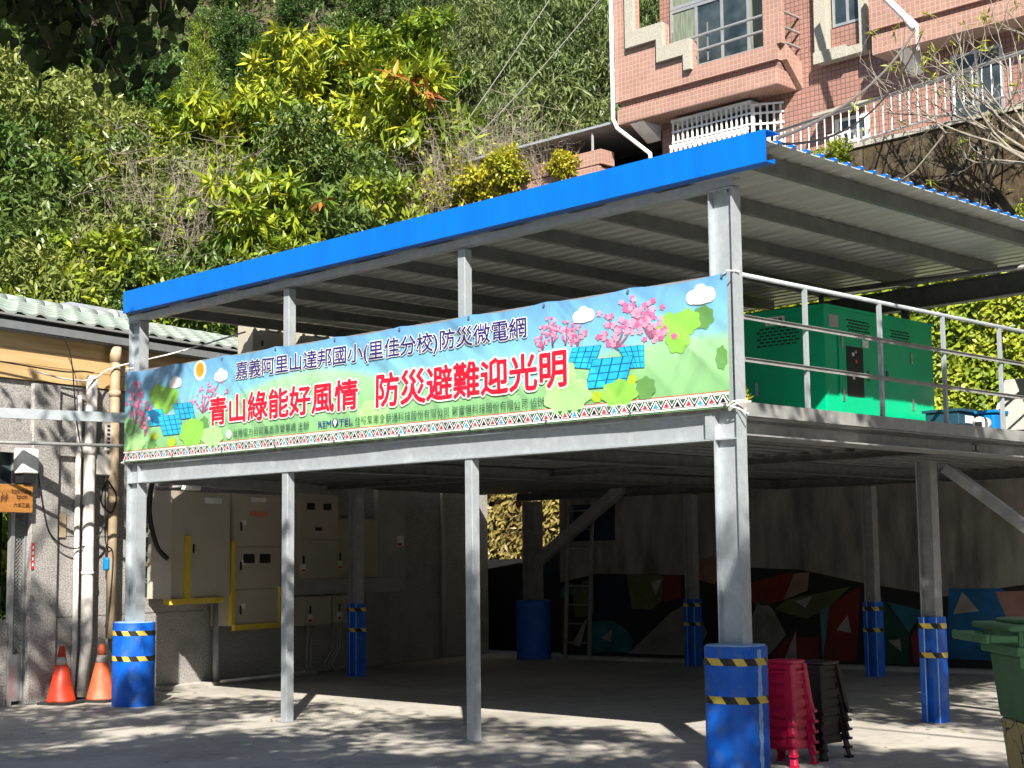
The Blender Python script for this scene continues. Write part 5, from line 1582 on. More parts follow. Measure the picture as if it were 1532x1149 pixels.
# ------------------------------------------------------------------ stacked stools
def make_stool(m_, label, k_=1.0):
    t = thing('plastic_stool', label, 'stool', (0, 0, 0))
    H, a, b_ = 0.44, 0.112 * k_, 0.142 * k_
    inset = lambda z: a + (b_ - a) * (1 - z / H)
    part('seat', MB().prism(round_rect(0, 0, a * 2, a * 2, 0.045, 5), lambda x, y, d: (x, y, d), H - 0.03, H), m_, t, world_coords=False, bev=0.01)
    for sx in (-1, 1):
        for sy in (-1, 1):
            leg = MB()
            v_ = []
            zs_ = (H - 0.031, 0.10, 0.0)
            for z, wi, pr_ in zip(zs_, (0.07, 0.052, 0.048), (0.0, 0.006, 0.016)):
                o_ = inset(z) + pr_
                v_ += [(sx * o_, sy * (o_ - 0.012), z), (sx * (o_ - 0.012), sy * o_, z), (sx * (o_ - wi), sy * o_, z), (sx * (o_ - wi), sy * (o_ - 0.010), z), (sx * (o_ - 0.014), sy * (o_ - 0.014), z), (sx * (o_ - 0.010), sy * (o_ - wi), z), (sx * o_, sy * (o_ - wi), z)]
            n7 = 7
            f_ = [tuple(range(n7)), tuple(range(3 * n7 - 1, 2 * n7 - 1, -1))]
            for r_ in range(2):
                f_ += [(r_ * n7 + i, r_ * n7 + (i + 1) % n7, (r_ + 1) * n7 + (i + 1) % n7, (r_ + 1) * n7 + i) for i in range(n7)]
            leg.add(v_, f_)
            part('leg', leg, m_, t, world_coords=False)
            o_ = inset(0.0) + 0.022
            part('foot', MB().box(min(sx * o_, sx * (o_ - 0.06)), min(sy * o_, sy * (o_ - 0.06)), 0, max(sx * o_, sx * (o_ - 0.06)), max(sy * o_, sy * (o_ - 0.06)), 0.022), m_, t, world_coords=False)
    for (ax, s_) in (('x', -1), ('x', 1), ('y', -1), ('y', 1)):
        for (z0, z1, rec) in ((0.372, H - 0.032, 0.010), (0.318, 0.345, 0.016), (0.268, 0.292, 0.016), (0.15, 0.205, 0.012)):
            q0, q1 = inset(z0) - rec, inset(z1) - rec
            w0, w1 = inset(z0) - 0.055, inset(z1) - 0.055
            P = [(-w0, s_ * q0, z0), (w0, s_ * q0, z0), (w0, s_ * (q0 - 0.008), z0), (-w0, s_ * (q0 - 0.008), z0),
                 (-w1, s_ * q1, z1), (w1, s_ * q1, z1), (w1, s_ * (q1 - 0.008), z1), (-w1, s_ * (q1 - 0.008), z1)]
            if ax == 'y':
                P = [(y, x, z) for (x, y, z) in P]
            part('apron', MB().hexa(P), m_, t, world_coords=False)
        z0, z1 = 0.135, H - 0.033
        q0, q1 = inset(z0) - 0.024, inset(z1) - 0.024
        w0, w1 = inset(z0) - 0.05, inset(z1) - 0.05
        P = [(-w0, s_ * q0, z0), (w0, s_ * q0, z0), (w0, s_ * (q0 - 0.006), z0), (-w0, s_ * (q0 - 0.006), z0), (-w1, s_ * q1, z1), (w1, s_ * q1, z1), (w1, s_ * (q1 - 0.006), z1), (-w1, s_ * (q1 - 0.006), z1)]
        if ax == 'y':
            P = [(y, x, z) for (x, y, z) in P]
        part('side_panel', MB().hexa(P), m_, t, world_coords=False)
    return t
def stack(m_, n, x, y, rz, dz, labels, group, k_=1.0):
    first = None
    rng = random.Random(int(x * 100) + 7)
    for i in range(n):
        o = make_stool(m_, '', k_) if first is None else copy_tree(first)
        first = first or o
        o.location = (x + rng.uniform(-.004, .004), y + rng.uniform(-.004, .004), i * dz)
        o.rotation_euler = (0, 0, rz + rng.uniform(-.03, .03))
        tag(o, labels[i], 'stool', group)
ordn = ['lowest', 'second', 'third', 'fourth', 'fifth', 'topmost']
stack('stool_red', 6, 0.0, 0.58, 0.06, 0.085, ['red plastic stool, %s%s of the red stack' % (w, '' if w in ('lowest', 'topmost') else ' from the floor') for w in ordn], 'stacked red stools', 1.18)
stack('stool_dark', 6, -0.05, 1.12, -0.05, 0.077, ['dark maroon plastic stool, %s%s of the dark stack' % (w, '' if w in ('lowest', 'topmost') else ' from the floor') for w in ordn], 'stacked dark stools', 1.3)

# ------------------------------------------------------------------ wheeled bin
def bin_mat():
    m, nt, b = nodes_of('bin_cream')
    N, L = nt.nodes, nt.links
    tc = N.new('ShaderNodeTexCoord')
    nz = N.new('ShaderNodeTexNoise'); nz.inputs['Scale'].default_value = 9
    ad = N.new('ShaderNodeVectorMath'); ad.operation = 'MULTIPLY_ADD'
    ad.inputs[1].default_value = (0.12, 0.12, 0.12)
    L.new(tc.outputs['Object'], nz.inputs['Vector'])
    L.new(nz.outputs['Color'], ad.inputs[0]); L.new(tc.outputs['Object'], ad.inputs[2])
    vo = N.new('ShaderNodeTexVoronoi'); vo.feature = 'DISTANCE_TO_EDGE'; vo.inputs['Scale'].default_value = 6.5
    L.new(ad.outputs[0], vo.inputs['Vector'])
    n2 = N.new('ShaderNodeTexNoise'); n2.inputs['Scale'].default_value = 3.2; n2.inputs['Detail'].default_value = 4
    L.new(tc.outputs['Object'], n2.inputs['Vector'])
    gt = N.new('ShaderNodeMapRange'); gt.inputs[1].default_value = 0.45; gt.inputs[2].default_value = 0.7; gt.inputs[3].default_value = 0.004; gt.inputs[4].default_value = 0.075
    L.new(n2.outputs[0], gt.inputs[0])
    lt = N.new('ShaderNodeMath'); lt.operation = 'LESS_THAN'
    L.new(vo.outputs['Distance'], lt.inputs[0]); L.new(gt.outputs[0], lt.inputs[1])
    mx = N.new('ShaderNodeMix'); mx.data_type = 'RGBA'
    mx.inputs[6].default_value = (0.46, 0.36, 0.14, 1); mx.inputs[7].default_value = (0.02, 0.022, 0.015, 1)
    L.new(lt.outputs[0], mx.inputs[0]); L.new(mx.outputs[2], b.inputs['Base Color'])
    b.inputs['Roughness'].default_value = 0.6
    MATS['bin_cream'] = m
bin_mat()
bn = thing('wheeled_bin', 'green wheeled rubbish bin with cracked cream lower half at the right edge', 'bin', (2.88, -0.45, 0), 0.79)
bn.scale = (1.04, 1.04, 1.07)
def taper(z0, z1, w0, d0, w1, d1):
    return MB().hexa([(-w0, -d0, z0), (w0, -d0, z0), (w0, d0, z0), (-w0, d0, z0), (-w1, -d1, z1), (w1, -d1, z1), (w1, d1, z1), (-w1, d1, z1)])
lpb = lambda n_, mb, m_, **k: part(n_, mb, m_, bn, world_coords=False, **k)
lpb('lower_body', taper(0.06, 0.585, 0.235, 0.25, 0.285, 0.295), 'bin_cream', bev=0.02)
lpb('body', taper(0.586, 1.0, 0.285, 0.295, 0.325, 0.33), 'bin_green', bev=0.02)
lpb('rim', MB().box(-0.37, -0.37, 1.0, 0.37, 0.37, 1.06), 'bin_green', bev=0.012)
lpb('rim_rib', MB().box(-0.345, -0.345, 0.93, 0.1, -0.325, 0.999), 'bin_green')
lpb('collar', MB().box(-0.35, -0.35, 1.061, -0.32, 0.35, 1.15).box(0.32, -0.35, 1.061, 0.35, 0.35, 1.15).box(-0.32, 0.32, 1.061, 0.32, 0.35, 1.15), 'bin_green')
lpb('inside', MB().box(-0.318, -0.33, 1.062, 0.318, 0.318, 1.12), 'gen_dark')
lid = lpb('lid', MB().box(-0.42, -0.40, 1.151, 0.40, 0.38, 1.19), 'bin_green', bev=0.012)
lpb('lid_crown', MB().prism(round_rect(0.02, 0, 0.66, 0.62, 0.12, 6), lambda a, b_, d: (a, b_, d), 1.191, 1.215), 'bin_green', bev=0.008)
lpb('handle', MB().box(-0.53, -0.36, 1.085, -0.355, -0.32, 1.13).box(-0.53, 0.32, 1.085, -0.355, 0.36, 1.13).box(-0.56, -0.36, 1.08, -0.531, 0.36, 1.135), 'bin_green', bev=0.008)
for s_ in (-1, 1):
    lpb('wheel', MB().tube([(-0.2, s_ * 0.30, 0.1), (-0.2, s_ * 0.24, 0.1)], 0.10, 18), 'rubber')

# ------------------------------------------------------------------ ladder
ld = thing('ladder', 'aluminium ladder leaning on the dark mural wall', 'ladder', (-10.3, 9.5, 0))
L0, L1 = (-10.58, 9.40, 0.0), (-10.60, 9.58, 2.75)
M0_, M1_ = (-10.08, 9.45, 0.0), (-10.10, 9.63, 2.75)
part('stile', MB().bar(L0, L1, 0.035, 0.06, (1, 0, 0)), 'galv_old', ld)
part('stile', MB().bar(M0_, M1_, 0.035, 0.06, (1, 0, 0)), 'galv_old', ld)
for k in range(8):
    t = (k + 0.9) / 8.6
    part('rung', MB().tube([Vector(L0).lerp(Vector(L1), t), Vector(M0_).lerp(Vector(M1_), t)], 0.014, 8), 'galv_old', ld)

# ------------------------------------------------------------------ plants
def leaf_mesh(name, C, D, Nn, L, W, material, rnd, fold=0.25, shape=0.42):
    """one folded lens-shaped blade of four points per leaf"""
    n = len(C)
    D = D / np.linalg.norm(D, axis=1, keepdims=True)
    S = np.cross(D, Nn)
    S /= (np.linalg.norm(S, axis=1, keepdims=True) + 1e-9)
    U = np.cross(S, D)
    L = np.asarray(L).reshape(-1, 1) * np.ones((n, 1))
    W = np.asarray(W).reshape(-1, 1) * np.ones((n, 1))
    mid = C + D * L * shape + U * W * fold
    tip = C + D * L - U * L * 0.12
    V = np.stack([C, mid + S * W * 0.5, tip, mid - S * W * 0.5], axis=1)
    V[:, [1, 3]] -= (U * W * fold)[:, None, :] * 1.0
    k = np.arange(n) * 4
    F = np.stack([k, k + 1, k + 2, k, k + 2, k + 3], axis=1).reshape(-1)
    me = bpy.data.meshes.new(name)
    me.vertices.add(n * 4)
    me.vertices.foreach_set('co', V.reshape(-1).astype(np.float32))
    me.loops.add(n * 6)
    me.loops.foreach_set('vertex_index', F.astype(np.int32))
    me.polygons.add(n * 2)
    me.polygons.foreach_set('loop_start', np.arange(0, n * 6, 3, dtype=np.int32))
    me.polygons.foreach_set('loop_total', np.full(n * 2, 3, dtype=np.int32))
    a = me.attributes.new('rnd', 'FLOAT', 'POINT')
    a.data.foreach_set('value', np.repeat(rnd, 4).astype(np.float32))
    me.materials.append(MATS[material])
    me.update(calc_edges=True)
    return me

def unit(a):
    return a / (np.linalg.norm(a, axis=1, keepdims=True) + 1e-9)

def crown_points(rg, blobs, ntw, up=0.25, inner=0.55, sub=9):
    b = np.array(blobs)
    if sub:                                  # break every blob into separate leafy pads on its shell, so that dark gaps stay between them
        dd = rg.normal(size=(len(b), sub, 3))
        dd[..., 2] += 0.35
        dd /= np.linalg.norm(dd, axis=2, keepdims=True)
        c = b[:, None, :3] + dd * (b[:, 3] * 0.78)[:, None, None]
        r = (b[:, 3] * 0.42)[:, None] * (0.7 + 0.6 * rg.random((len(b), sub)))
        b = np.concatenate([c, r[..., None]], axis=2).reshape(-1, 4)
    w = b[:, 3] ** 2
    k = rg.choice(len(b), ntw, p=w / w.sum())
    d = rg.normal(size=(ntw, 3))
    d[:, 2] += up
    d = unit(d)
    r = b[k, 3] * (inner + (1 - inner) * np.sqrt(rg.random(ntw)))
    p = b[k, :3] + d * r[:, None] * np.array([1, 1, 0.75])
    return p, d

def make_crown(name, seed, blobs, ntw, lpt, L, W, material, droop=0.4, spread=0.7, out=0.6, up=0.25, clump=0.07, flush=0.0, fold=0.25, inner=0.55, sub=9):
    rg = np.random.default_rng(seed)
    P, Dr = crown_points(rg, blobs, ntw, up, inner, sub)
    tw = np.repeat(np.arange(ntw), lpt)
    n = len(tw)
    C = P[tw] + rg.normal(size=(n, 3)) * clump
    D = Dr[tw] * out + rg.normal(size=(n, 3)) * spread
    D[:, 2] -= droop
    Nn = unit(Dr[tw] * 0.6 + np.array([0, 0, 0.8]) + rg.normal(size=(n, 3)) * 0.45)
    base = rg.random(ntw)
    zz = P[:, 2]
    hi = (zz - zz.min()) / (zz.max() - zz.min() + 1e-6)
    t = 0.5 * base[tw] + 0.28 * rg.random(n) + 0.16 * hi[tw]
    if flush:
        fl = rg.random(ntw) < flush
        t = np.where(fl[tw], 0.95 + 0.05 * rg.random(n), np.minimum(t, 0.93))
    else:
        t = np.clip(t, 0, 1)
    return leaf_mesh(name, C, D, Nn, L * (0.7 + 0.5 * rg.random(n)), W * (0.75 + 0.4 * rg.random(n)), material, t, fold)

def blob_set(seed, n, R, z0, z1, r0, r1, taper=0.0):
    rg = random.Random(seed)
    out = []
    for i in range(n):
        z = z0 + (z1 - z0) * (i + rg.random()) / n
        f = (z - z0) / max(z1 - z0, 1e-6)
        rr = R * (math.sin(math.pi * (0.15 + 0.75 * f)) ** 0.7) * (1 - taper * f)
        a = rg.random() * 6.283
        d = rr * math.sqrt(rg.random())
        out.append((d * math.cos(a), d * math.sin(a), z, rg.uniform(r0, r1)))
    return out

def trunk_mesh(name, seed, H, r, nb, spread, material, z_first=0.3, levels=1, lean=0.08):
    rg = random.Random(seed)
    mb = MB()
    pts = [Vector((0, 0, -0.6))]
    x = y = 0
    for k in range(1, 7):
        x += rg.uniform(-lean, lean) * H / 6
        y += rg.uniform(-lean, lean) * H / 6
        pts.append(Vector((x, y, H * k / 6)))
    mb.tube(pts, [r * (1 - 0.13 * k) for k in range(7)], 8)
    for i in range(nb):
        t = z_first + (0.95 - z_first) * (i + rg.random()) / nb
        k = min(int(t * 6), 5)
        p = pts[k].lerp(pts[k + 1], t * 6 - k)
        a = rg.random() * 6.283
        l = spread * rg.uniform(0.6, 1.1)
        q = p
        bp = [p]
        for j in range(1, 5):
            q = q + Vector((math.cos(a) * l / 4, math.sin(a) * l / 4, l / 4 * rg.uniform(0.25, 0.8)))
            a += rg.uniform(-.35, .35)
            bp.append(q.copy())
        r1 = r * (1 - 0.8 * t) * 0.6
        mb.tube(bp, [max(r1 * (1 - 0.2 * j), 0.006) for j in range(5)], 6, cap=False)
        if levels > 1:
            for j in range(1, 5):
                for _ in range(2):
                    a2 = rg.random() * 6.283
                    s_ = bp[j]
                    e = s_ + Vector((math.cos(a2), math.sin(a2), rg.uniform(-.1, .9))) * l * 0.35
                    m_ = s_.lerp(e, 0.5) + Vector((rg.uniform(-.05, .05), rg.uniform(-.05, .05), 0.05))
                    mb.tube([s_, m_, e], [max(r1 * 0.35, 0.006), max(r1 * 0.25, 0.005), 0.004], 5, cap=False)
    return mb.mesh(name, material, (0, 0, 0), True)

def brush_mesh(name, seed, H, R, n, material, r=0.012):
    """dry leafless brush: many thin crooked stems with side twigs"""
    rg = random.Random(seed)
    mb = MB()
    for i in range(n):
        a = rg.random() * 6.283
        b0 = Vector((math.cos(a) * R * 0.35 * rg.random(), math.sin(a) * R * 0.35 * rg.random(), -0.3))
        tip = Vector((math.cos(a) * R * rg.uniform(.2, 1), math.sin(a) * R * rg.uniform(.2, 1), H * rg.uniform(.45, 1)))
        pts = [b0.lerp(tip, k / 5) + Vector((rg.uniform(-.09, .09), rg.uniform(-.09, .09), rg.uniform(-.05, .05))) * (1 if 0 < k < 5 else 0) for k in range(6)]
        mb.tube(pts, [r * (1 - 0.14 * k) for k in range(6)], 3, cap=False)
        for k in range(2, 6):
            for _ in range(3):
                d = Vector((rg.gauss(0, 1), rg.gauss(0, 1), rg.uniform(-.1, 1.1))).normalized() * H * rg.uniform(.08, .22)
                mid = pts[k] + d * 0.5 + Vector((rg.uniform(-.04, .04), rg.uniform(-.04, .04), 0))
                mb.tube([pts[k], mid, pts[k] + d], [r * 0.5, r * 0.4, r * 0.25], 3, cap=False)
    return mb.mesh(name, material)

CROWN, TRUNK = {}, {}
CROWN['mango'] = make_crown('mango_crown', 11, blob_set(11, 17, 2.1, 2.3, 5.9, 0.75, 1.2), 900, 13, 0.34, 0.085, 'leaf_mango', droop=0.35, spread=0.55, out=0.7, up=0.5, clump=0.03, flush=0.022)
TRUNK['mango'] = trunk_mesh('mango_trunk', 11, 4.6, 0.16, 12, 2.0, 'bark')
CROWN['mango2'] = make_crown('mango_crown', 12, blob_set(12, 12, 1.5, 1.6, 4.6, 0.6, 1.0), 600, 12, 0.32, 0.08, 'leaf_mango', droop=0.5, spread=0.6, out=0.6, up=0.35, clump=0.03, flush=0.018)
TRUNK['mango2'] = trunk_mesh('mango_trunk', 12, 3.6, 0.11, 9, 1.4, 'bark')
CROWN['bamboo'] = make_crown('bamboo_crown', 21, blob_set(21, 24, 1.9, 1.4, 6.9, 0.55, 1.0), 1700, 9, 0.26, 0.045, 'leaf_bamboo', droop=0.75, spread=0.6, out=0.45, up=0.1, clump=0.09)
TRUNK['bamboo'] = trunk_mesh('bamboo_stems', 21, 6.2, 0.07, 14, 1.7, 'bark_pale', 0.2)
CROWN['bamboo2'] = make_crown('bamboo_crown', 22, blob_set(22, 22, 2.2, 1.2, 6.0, 0.6, 1.0), 1600, 9, 0.25, 0.05, 'leaf_bamboo', droop=0.65, spread=0.65, out=0.5, up=0.1, clump=0.1)
TRUNK['bamboo2'] = trunk_mesh('bamboo_stems', 22, 5.4, 0.07, 14, 1.9, 'bark_pale', 0.2)
CROWN['pale'] = make_crown('pale_crown', 31, blob_set(31, 18, 1.9, 1.2, 5.4, 0.55, 1.0), 1500, 10, 0.19, 0.065, 'leaf_pale', droop=0.2, spread=0.7, out=0.6, up=0.35, clump=0.06)
TRUNK['pale'] = trunk_mesh('pale_trunk', 31, 4.6, 0.12, 11, 1.7, 'bark')
CROWN['dark'] = make_crown('dark_crown', 41, blob_set(41, 20, 2.2, 1.6, 6.4, 0.7, 1.15), 1700, 10, 0.21, 0.08, 'leaf_dark', droop=0.25, spread=0.7, out=0.6, up=0.3, clump=0.07)
TRUNK['dark'] = trunk_mesh('dark_trunk', 41, 5.4, 0.16, 12, 2.0, 'bark')
CROWN['fresh'] = make_crown('fresh_crown', 51, blob_set(51, 14, 1.3, 0.9, 4.2, 0.45, 0.8), 1100, 10, 0.17, 0.06, 'leaf_fresh', droop=0.2, spread=0.7, out=0.6, up=0.4, clump=0.06)
TRUNK['fresh'] = trunk_mesh('fresh_trunk', 51, 3.5, 0.08, 9, 1.2, 'bark')
CROWN['yellow'] = make_crown('yellow_crown', 61, blob_set(61, 9, 0.75, 1.6, 3.6, 0.4, 0.65), 420, 11, 0.22, 0.07, 'leaf_yellow', droop=0.4, spread=0.6, out=0.6, up=0.4, clump=0.03)
TRUNK['yellow'] = trunk_mesh('yellow_trunk', 61, 2.8, 0.06, 7, 0.8, 'bark')
cyp = [(0.12 * math.sin(k * 2.1), 0.12 * math.cos(k * 1.7), 0.7 + 0.36 * k, 1.15 * (1 - k / 17.0) + 0.14) for k in range(16)]
CROWN['cypress'] = make_crown('cypress_crown', 71, cyp, 1900, 9, 0.17, 0.035, 'leaf_fresh', droop=-0.35, spread=0.45, out=0.6, up=0.1, clump=0.07, inner=0.4, sub=0)
TRUNK['cypress'] = trunk_mesh('cypress_trunk', 71, 5.8, 0.09, 10, 0.5, 'bark')
CROWN['bush'] = make_crown('bush_crown', 81, blob_set(81, 10, 0.95, 0.1, 1.2, 0.4, 0.65), 700, 10, 0.15, 0.06, 'leaf_fresh', droop=0.1, spread=0.75, out=0.6, up=0.4, clump=0.06)
TRUNK['bush'] = trunk_mesh('bush_stems', 81, 0.9, 0.03, 7, 0.7, 'bark')
CROWN['scrub'] = make_crown('scrub_crown', 82, blob_set(82, 11, 1.05, 0.1, 1.5, 0.4, 0.7), 760, 10, 0.15, 0.055, 'leaf_pale', droop=0.2, spread=0.75, out=0.6, up=0.4, clump=0.06)
TRUNK['scrub'] = trunk_mesh('scrub_stems', 82, 1.1, 0.03, 7, 0.8, 'bark')
CROWN['vine'] = make_crown('vine_crown', 83, blob_set(83, 9, 0.8, 0.0, 0.7, 0.3, 0.5), 420, 9, 0.16, 0.075, 'leaf_yellow', droop=0.35, spread=0.7, out=0.6, up=0.4, clump=0.06)
TRUNK['vine'] = brush_mesh('vine_stems', 83, 0.8, 0.8, 10, 'dry_twig', 0.008)
DRY = [brush_mesh('dry_brush', 91, 2.6, 1.3, 46, 'dry_twig', 0.010), brush_mesh('dry_brush', 92, 2.2, 1.6, 52, 'dry_twig', 0.009)]
NAMES = dict(mango='mango_tree', mango2='mango_tree', bamboo='bamboo_clump', bamboo2='bamboo_clump', pale='pale_leaf_tree', dark='evergreen_tree', fresh='young_tree', yellow='yellow_leaf_tree', cypress='cypress_tree', bush='shrub', scrub='scrub_bush', vine='creeper')
CATS = dict(mango='tree', mango2='tree', bamboo='bamboo', bamboo2='bamboo', pale='tree', dark='tree', fresh='tree', yellow='tree', cypress='tree', bush='shrub', scrub='shrub', vine='creeper')
prng = random.Random(77)
def plant(kind, loc, scale, label, group=None, sz=1.0):
    t = thing(NAMES[kind], label, CATS[kind], loc, prng.random() * 6.28, group)
    t.scale = (scale, scale, scale * sz)
    link('trunk' if CATS[kind] == 'tree' else 'stems', TRUNK[kind], t)
    link('crown' if CATS[kind] == 'tree' else 'foliage', CROWN[kind], t)
    return t
def on_hill(kind, px, s, ytop, label, group=None, sz=1.0, nominal=None):
    """stand a plant on the slope at viewing distance s so that it has the height it has in the photograph"""
    q = (px - 766) / 2346.0 * s
    zt = 1.75 + s * (0.110 + (574 - ytop) / 2346.0)
    h = hill_h(s, q)
    H = {'mango': 6.2, 'mango2': 5.0, 'bamboo': 7.6, 'bamboo2': 6.7, 'pale': 6.1, 'dark': 7.2, 'fresh': 4.8, 'yellow': 4.1, 'cypress': 6.2, 'bush': 1.6, 'scrub': 1.9, 'vine': 1.0}[kind]
    return plant(kind, sq(s, q, h), max((zt - h) / H, 0.35), label, group, sz)
# individual plants that stand out
on_hill('mango', 575, 40.0, 15, 'big mango tree with bright yellow-green drooping leaves in the middle of the slope')
on_hill('mango2', 470, 37.0, 40, 'mango tree with yellow-green crown just left of the biggest mango')
on_hill('mango2', 345, 33.5, 125, 'mango tree with long drooping leaves above the pale dry brush')
on_hill('mango2', 600, 35.5, 140, 'lower mango tree with reddish new leaves above the annexe roof')
on_hill('mango2', 310, 28.0, 275, 'small mango tree with glossy drooping leaves just above the blue fascia')
on_hill('yellow', 428, 29.5, 262, 'slim tree with golden yellow leaves above the blue fascia')
on_hill('yellow', 330, 34, 115, 'yellow-green sapling between the mango trees')
on_hill('cypress', 290, 39.0, 2, 'pointed light green conifer standing out near the top left')
on_hill('fresh', 250, 34.0, 130, 'fresh green young tree below the pointed conifer')
on_hill('fresh', 165, 31.5, 185, 'yellow-green young tree left of the pale dry brush')
on_hill('pale', 60, 32.0, 85, 'pale grey-green tree at the left edge of the slope')
on_hill('pale', 110, 29.5, 190, 'pale grey-green tree above the green tiled roof')
on_hill('pale', 20, 29.0, 250, 'pale leafy tree low on the left edge above the tiled roof')
on_hill('fresh', 60, 27.6, 335, 'bright green bushy tree right above the tiled roof')
on_hill('fresh', 130, 45, 35, 'bright young tree behind the overhanging dark leaves')
on_hill('dark', 225, 37, 70, 'dark evergreen behind the fresh green young tree')
on_hill('bamboo', 690, 46.0, -40, 'feathery bamboo clump right of the biggest mango')
on_hill('bamboo2', 780, 44.0, 20, 'arching bamboo clump above the dry grey branches')
on_hill('bamboo', 860, 45.0, -30, 'tall bamboo clump left of the pink house')
on_hill('bamboo2', 880, 41.0, 110, 'low bamboo clump against the white downpipe of the pink house')
on_hill('bamboo', 740, 42.0, 90, 'bamboo clump behind the annexe roof')
# the mass of the wood behind
EV = [(-40, 36, -20, 'at the left edge behind the pale tree'), (60, 42, -40, 'above the pale tree at the left edge'), (170, 48, -60, 'high behind the overhanging leaves'), (-60, 30, 120, 'cut by the left edge halfway down'), (330, 50, -60, 'right behind the pointed conifer'),
      (430, 48, -40, 'above the left mango tree'), (250, 55, -90, 'highest left of the pointed conifer'), (40, 55, -100, 'in the top left corner'), (520, 52, -80, 'above the biggest mango, left half'), (620, 54, -60, 'above the biggest mango, right half'),
      (130, 38, 60, 'below the overhanging leaves'), (400, 42, 30, 'between the conifer and the left mango'), (520, 44, -10, 'just behind the biggest mango'), (30, 37, 20, 'right above the pale tree'), (200, 42, 20, 'left of the pointed conifer'),
      (350, 44, -10, 'right of the pointed conifer'), (450, 52, -90, 'at the top edge above the left mango'), (560, 47, -60, 'at the top edge left of the bamboo'), (380, 56, -110, 'at the top edge between conifer and mango'), (480, 50, -75, 'at the top edge over the gap between the mangoes'), (500, 58, -130, 'farthest above the mangoes'), (300, 60, -140, 'farthest above the conifer')]
for (px, s, yt, w) in EV:
    on_hill('dark', px, s, yt, 'dense dark evergreen ' + w, 'evergreens of the upper slope')
BB = [(600, 58, -110, 'at the top edge left end of the thicket'), (680, 55, -110, 'at the top edge, second of the thicket'), (760, 54, -110, 'at the top edge, middle of the thicket'), (840, 55, -120, 'at the top edge near the pink house'), (910, 52, -100, 'at the top edge touching the pink house'),
      (960, 48, -60, 'hidden mostly by the pink house corner'), (640, 48, 10, 'right behind the biggest mango'), (820, 48, -20, 'in the middle of the thicket'), (910, 45, 30, 'beside the balcony of the pink house'), (720, 49, -30, 'above the bare grey tangle'), (900, 58, -150, 'farthest near the pink house'), (790, 60, -160, 'farthest in the middle')]
for i, (px, s, yt, w) in enumerate(BB):
    on_hill('bamboo' if i % 2 else 'bamboo2', px, s, yt, 'dark green bamboo ' + w, 'bamboo thicket')
GG = [(-20, 33, 60, 'at the left edge below the overhanging leaves'), (90, 35, 95, 'second from the left edge'), (170, 34, 110, 'left of the fresh green young tree'), (10, 27.5, 330, 'lowest at the left edge'), (380, 36, 120, 'below the left mango tree'), (500, 34, 190, 'under the biggest mango'),
      (300, 45, 0, 'behind the pointed conifer'), (120, 33.5, 140, 'between pale tree and young tree'), (500, 31, 240, 'right of the golden slim tree'), (560, 36, 180, 'below the reddish mango leaves'), (210, 30.5, 215, 'behind the pale dry brush'), (640, 42, 100, 'behind the bare grey tangle'), (440, 33, 170, 'above the golden slim tree')]
for (px, s, yt, w) in GG:
    on_hill('pale', px, s, yt, 'grey-green small-leaved tree ' + w, 'grey-green trees of the slope')
FF = [(10, 26.6, 385, 'at the left edge over the tiles'), (120, 26.6, 375, 'above the middle of the tiled roof'), (190, 26.9, 345, 'left of the dry brush'), (260, 27.0, 350, 'under the dry brush'), (60, 26.4, 400, 'touching the ridge of the tiled roof'), (340, 27.8, 330, 'right of the small mango'),
      (390, 28.7, 310, 'left of the golden slim tree'), (480, 30, 285, 'right of the golden slim tree'), (520, 31, 262, 'left of the annexe downpipe'), (150, 27.7, 320, 'behind the tiled roof left of the brush'), (440, 29, 330, 'below the golden slim tree'), (290, 27.3, 390, 'at the left end of the blue fascia'), (220, 26.6, 400, 'right above the end of the ridge')]
for i, (px, s, yt, w) in enumerate(FF):
    on_hill(['fresh', 'pale', 'fresh', 'dark'][i % 4], px, s, yt, 'low leafy growth ' + w, 'low growth behind the roofs')
# dry brush
for i, (px, s, yt, sc, lab) in enumerate(((205, 27.4, 265, 1.2, 'pale leafless dry brush above the tiled roof'), (265, 28.2, 190, 1.25, 'tall pale leafless brush left of the small mango'), (320, 30, 205, 0.9, 'thin bare brush between the young trees'), (700, 33.5, 140, 1.1, 'grey bare tangle of branches above the annexe'),
                                        (790, 33.8, 150, 1.05, 'bare twiggy bush behind the annexe carport'), (640, 33.2, 215, 0.85, 'grey dead branches over the annexe roof'), (560, 31.5, 270, 0.8, 'bare twigs beside the white downpipe of the annexe'))):
    q = (px - 766) / 2346.0 * s
    zt = 1.75 + s * (0.110 + (574 - yt) / 2346.0)
    H = 2.6 if i % 2 == 0 else 2.2
    o = link('dry_bush', DRY[i % 2], None, sq(s, q, zt - H * sc))
    o.scale = (sc, sc, sc)
    o.rotation_euler = (0, 0, prng.random() * 6)
    tag(o, lab, 'bush')
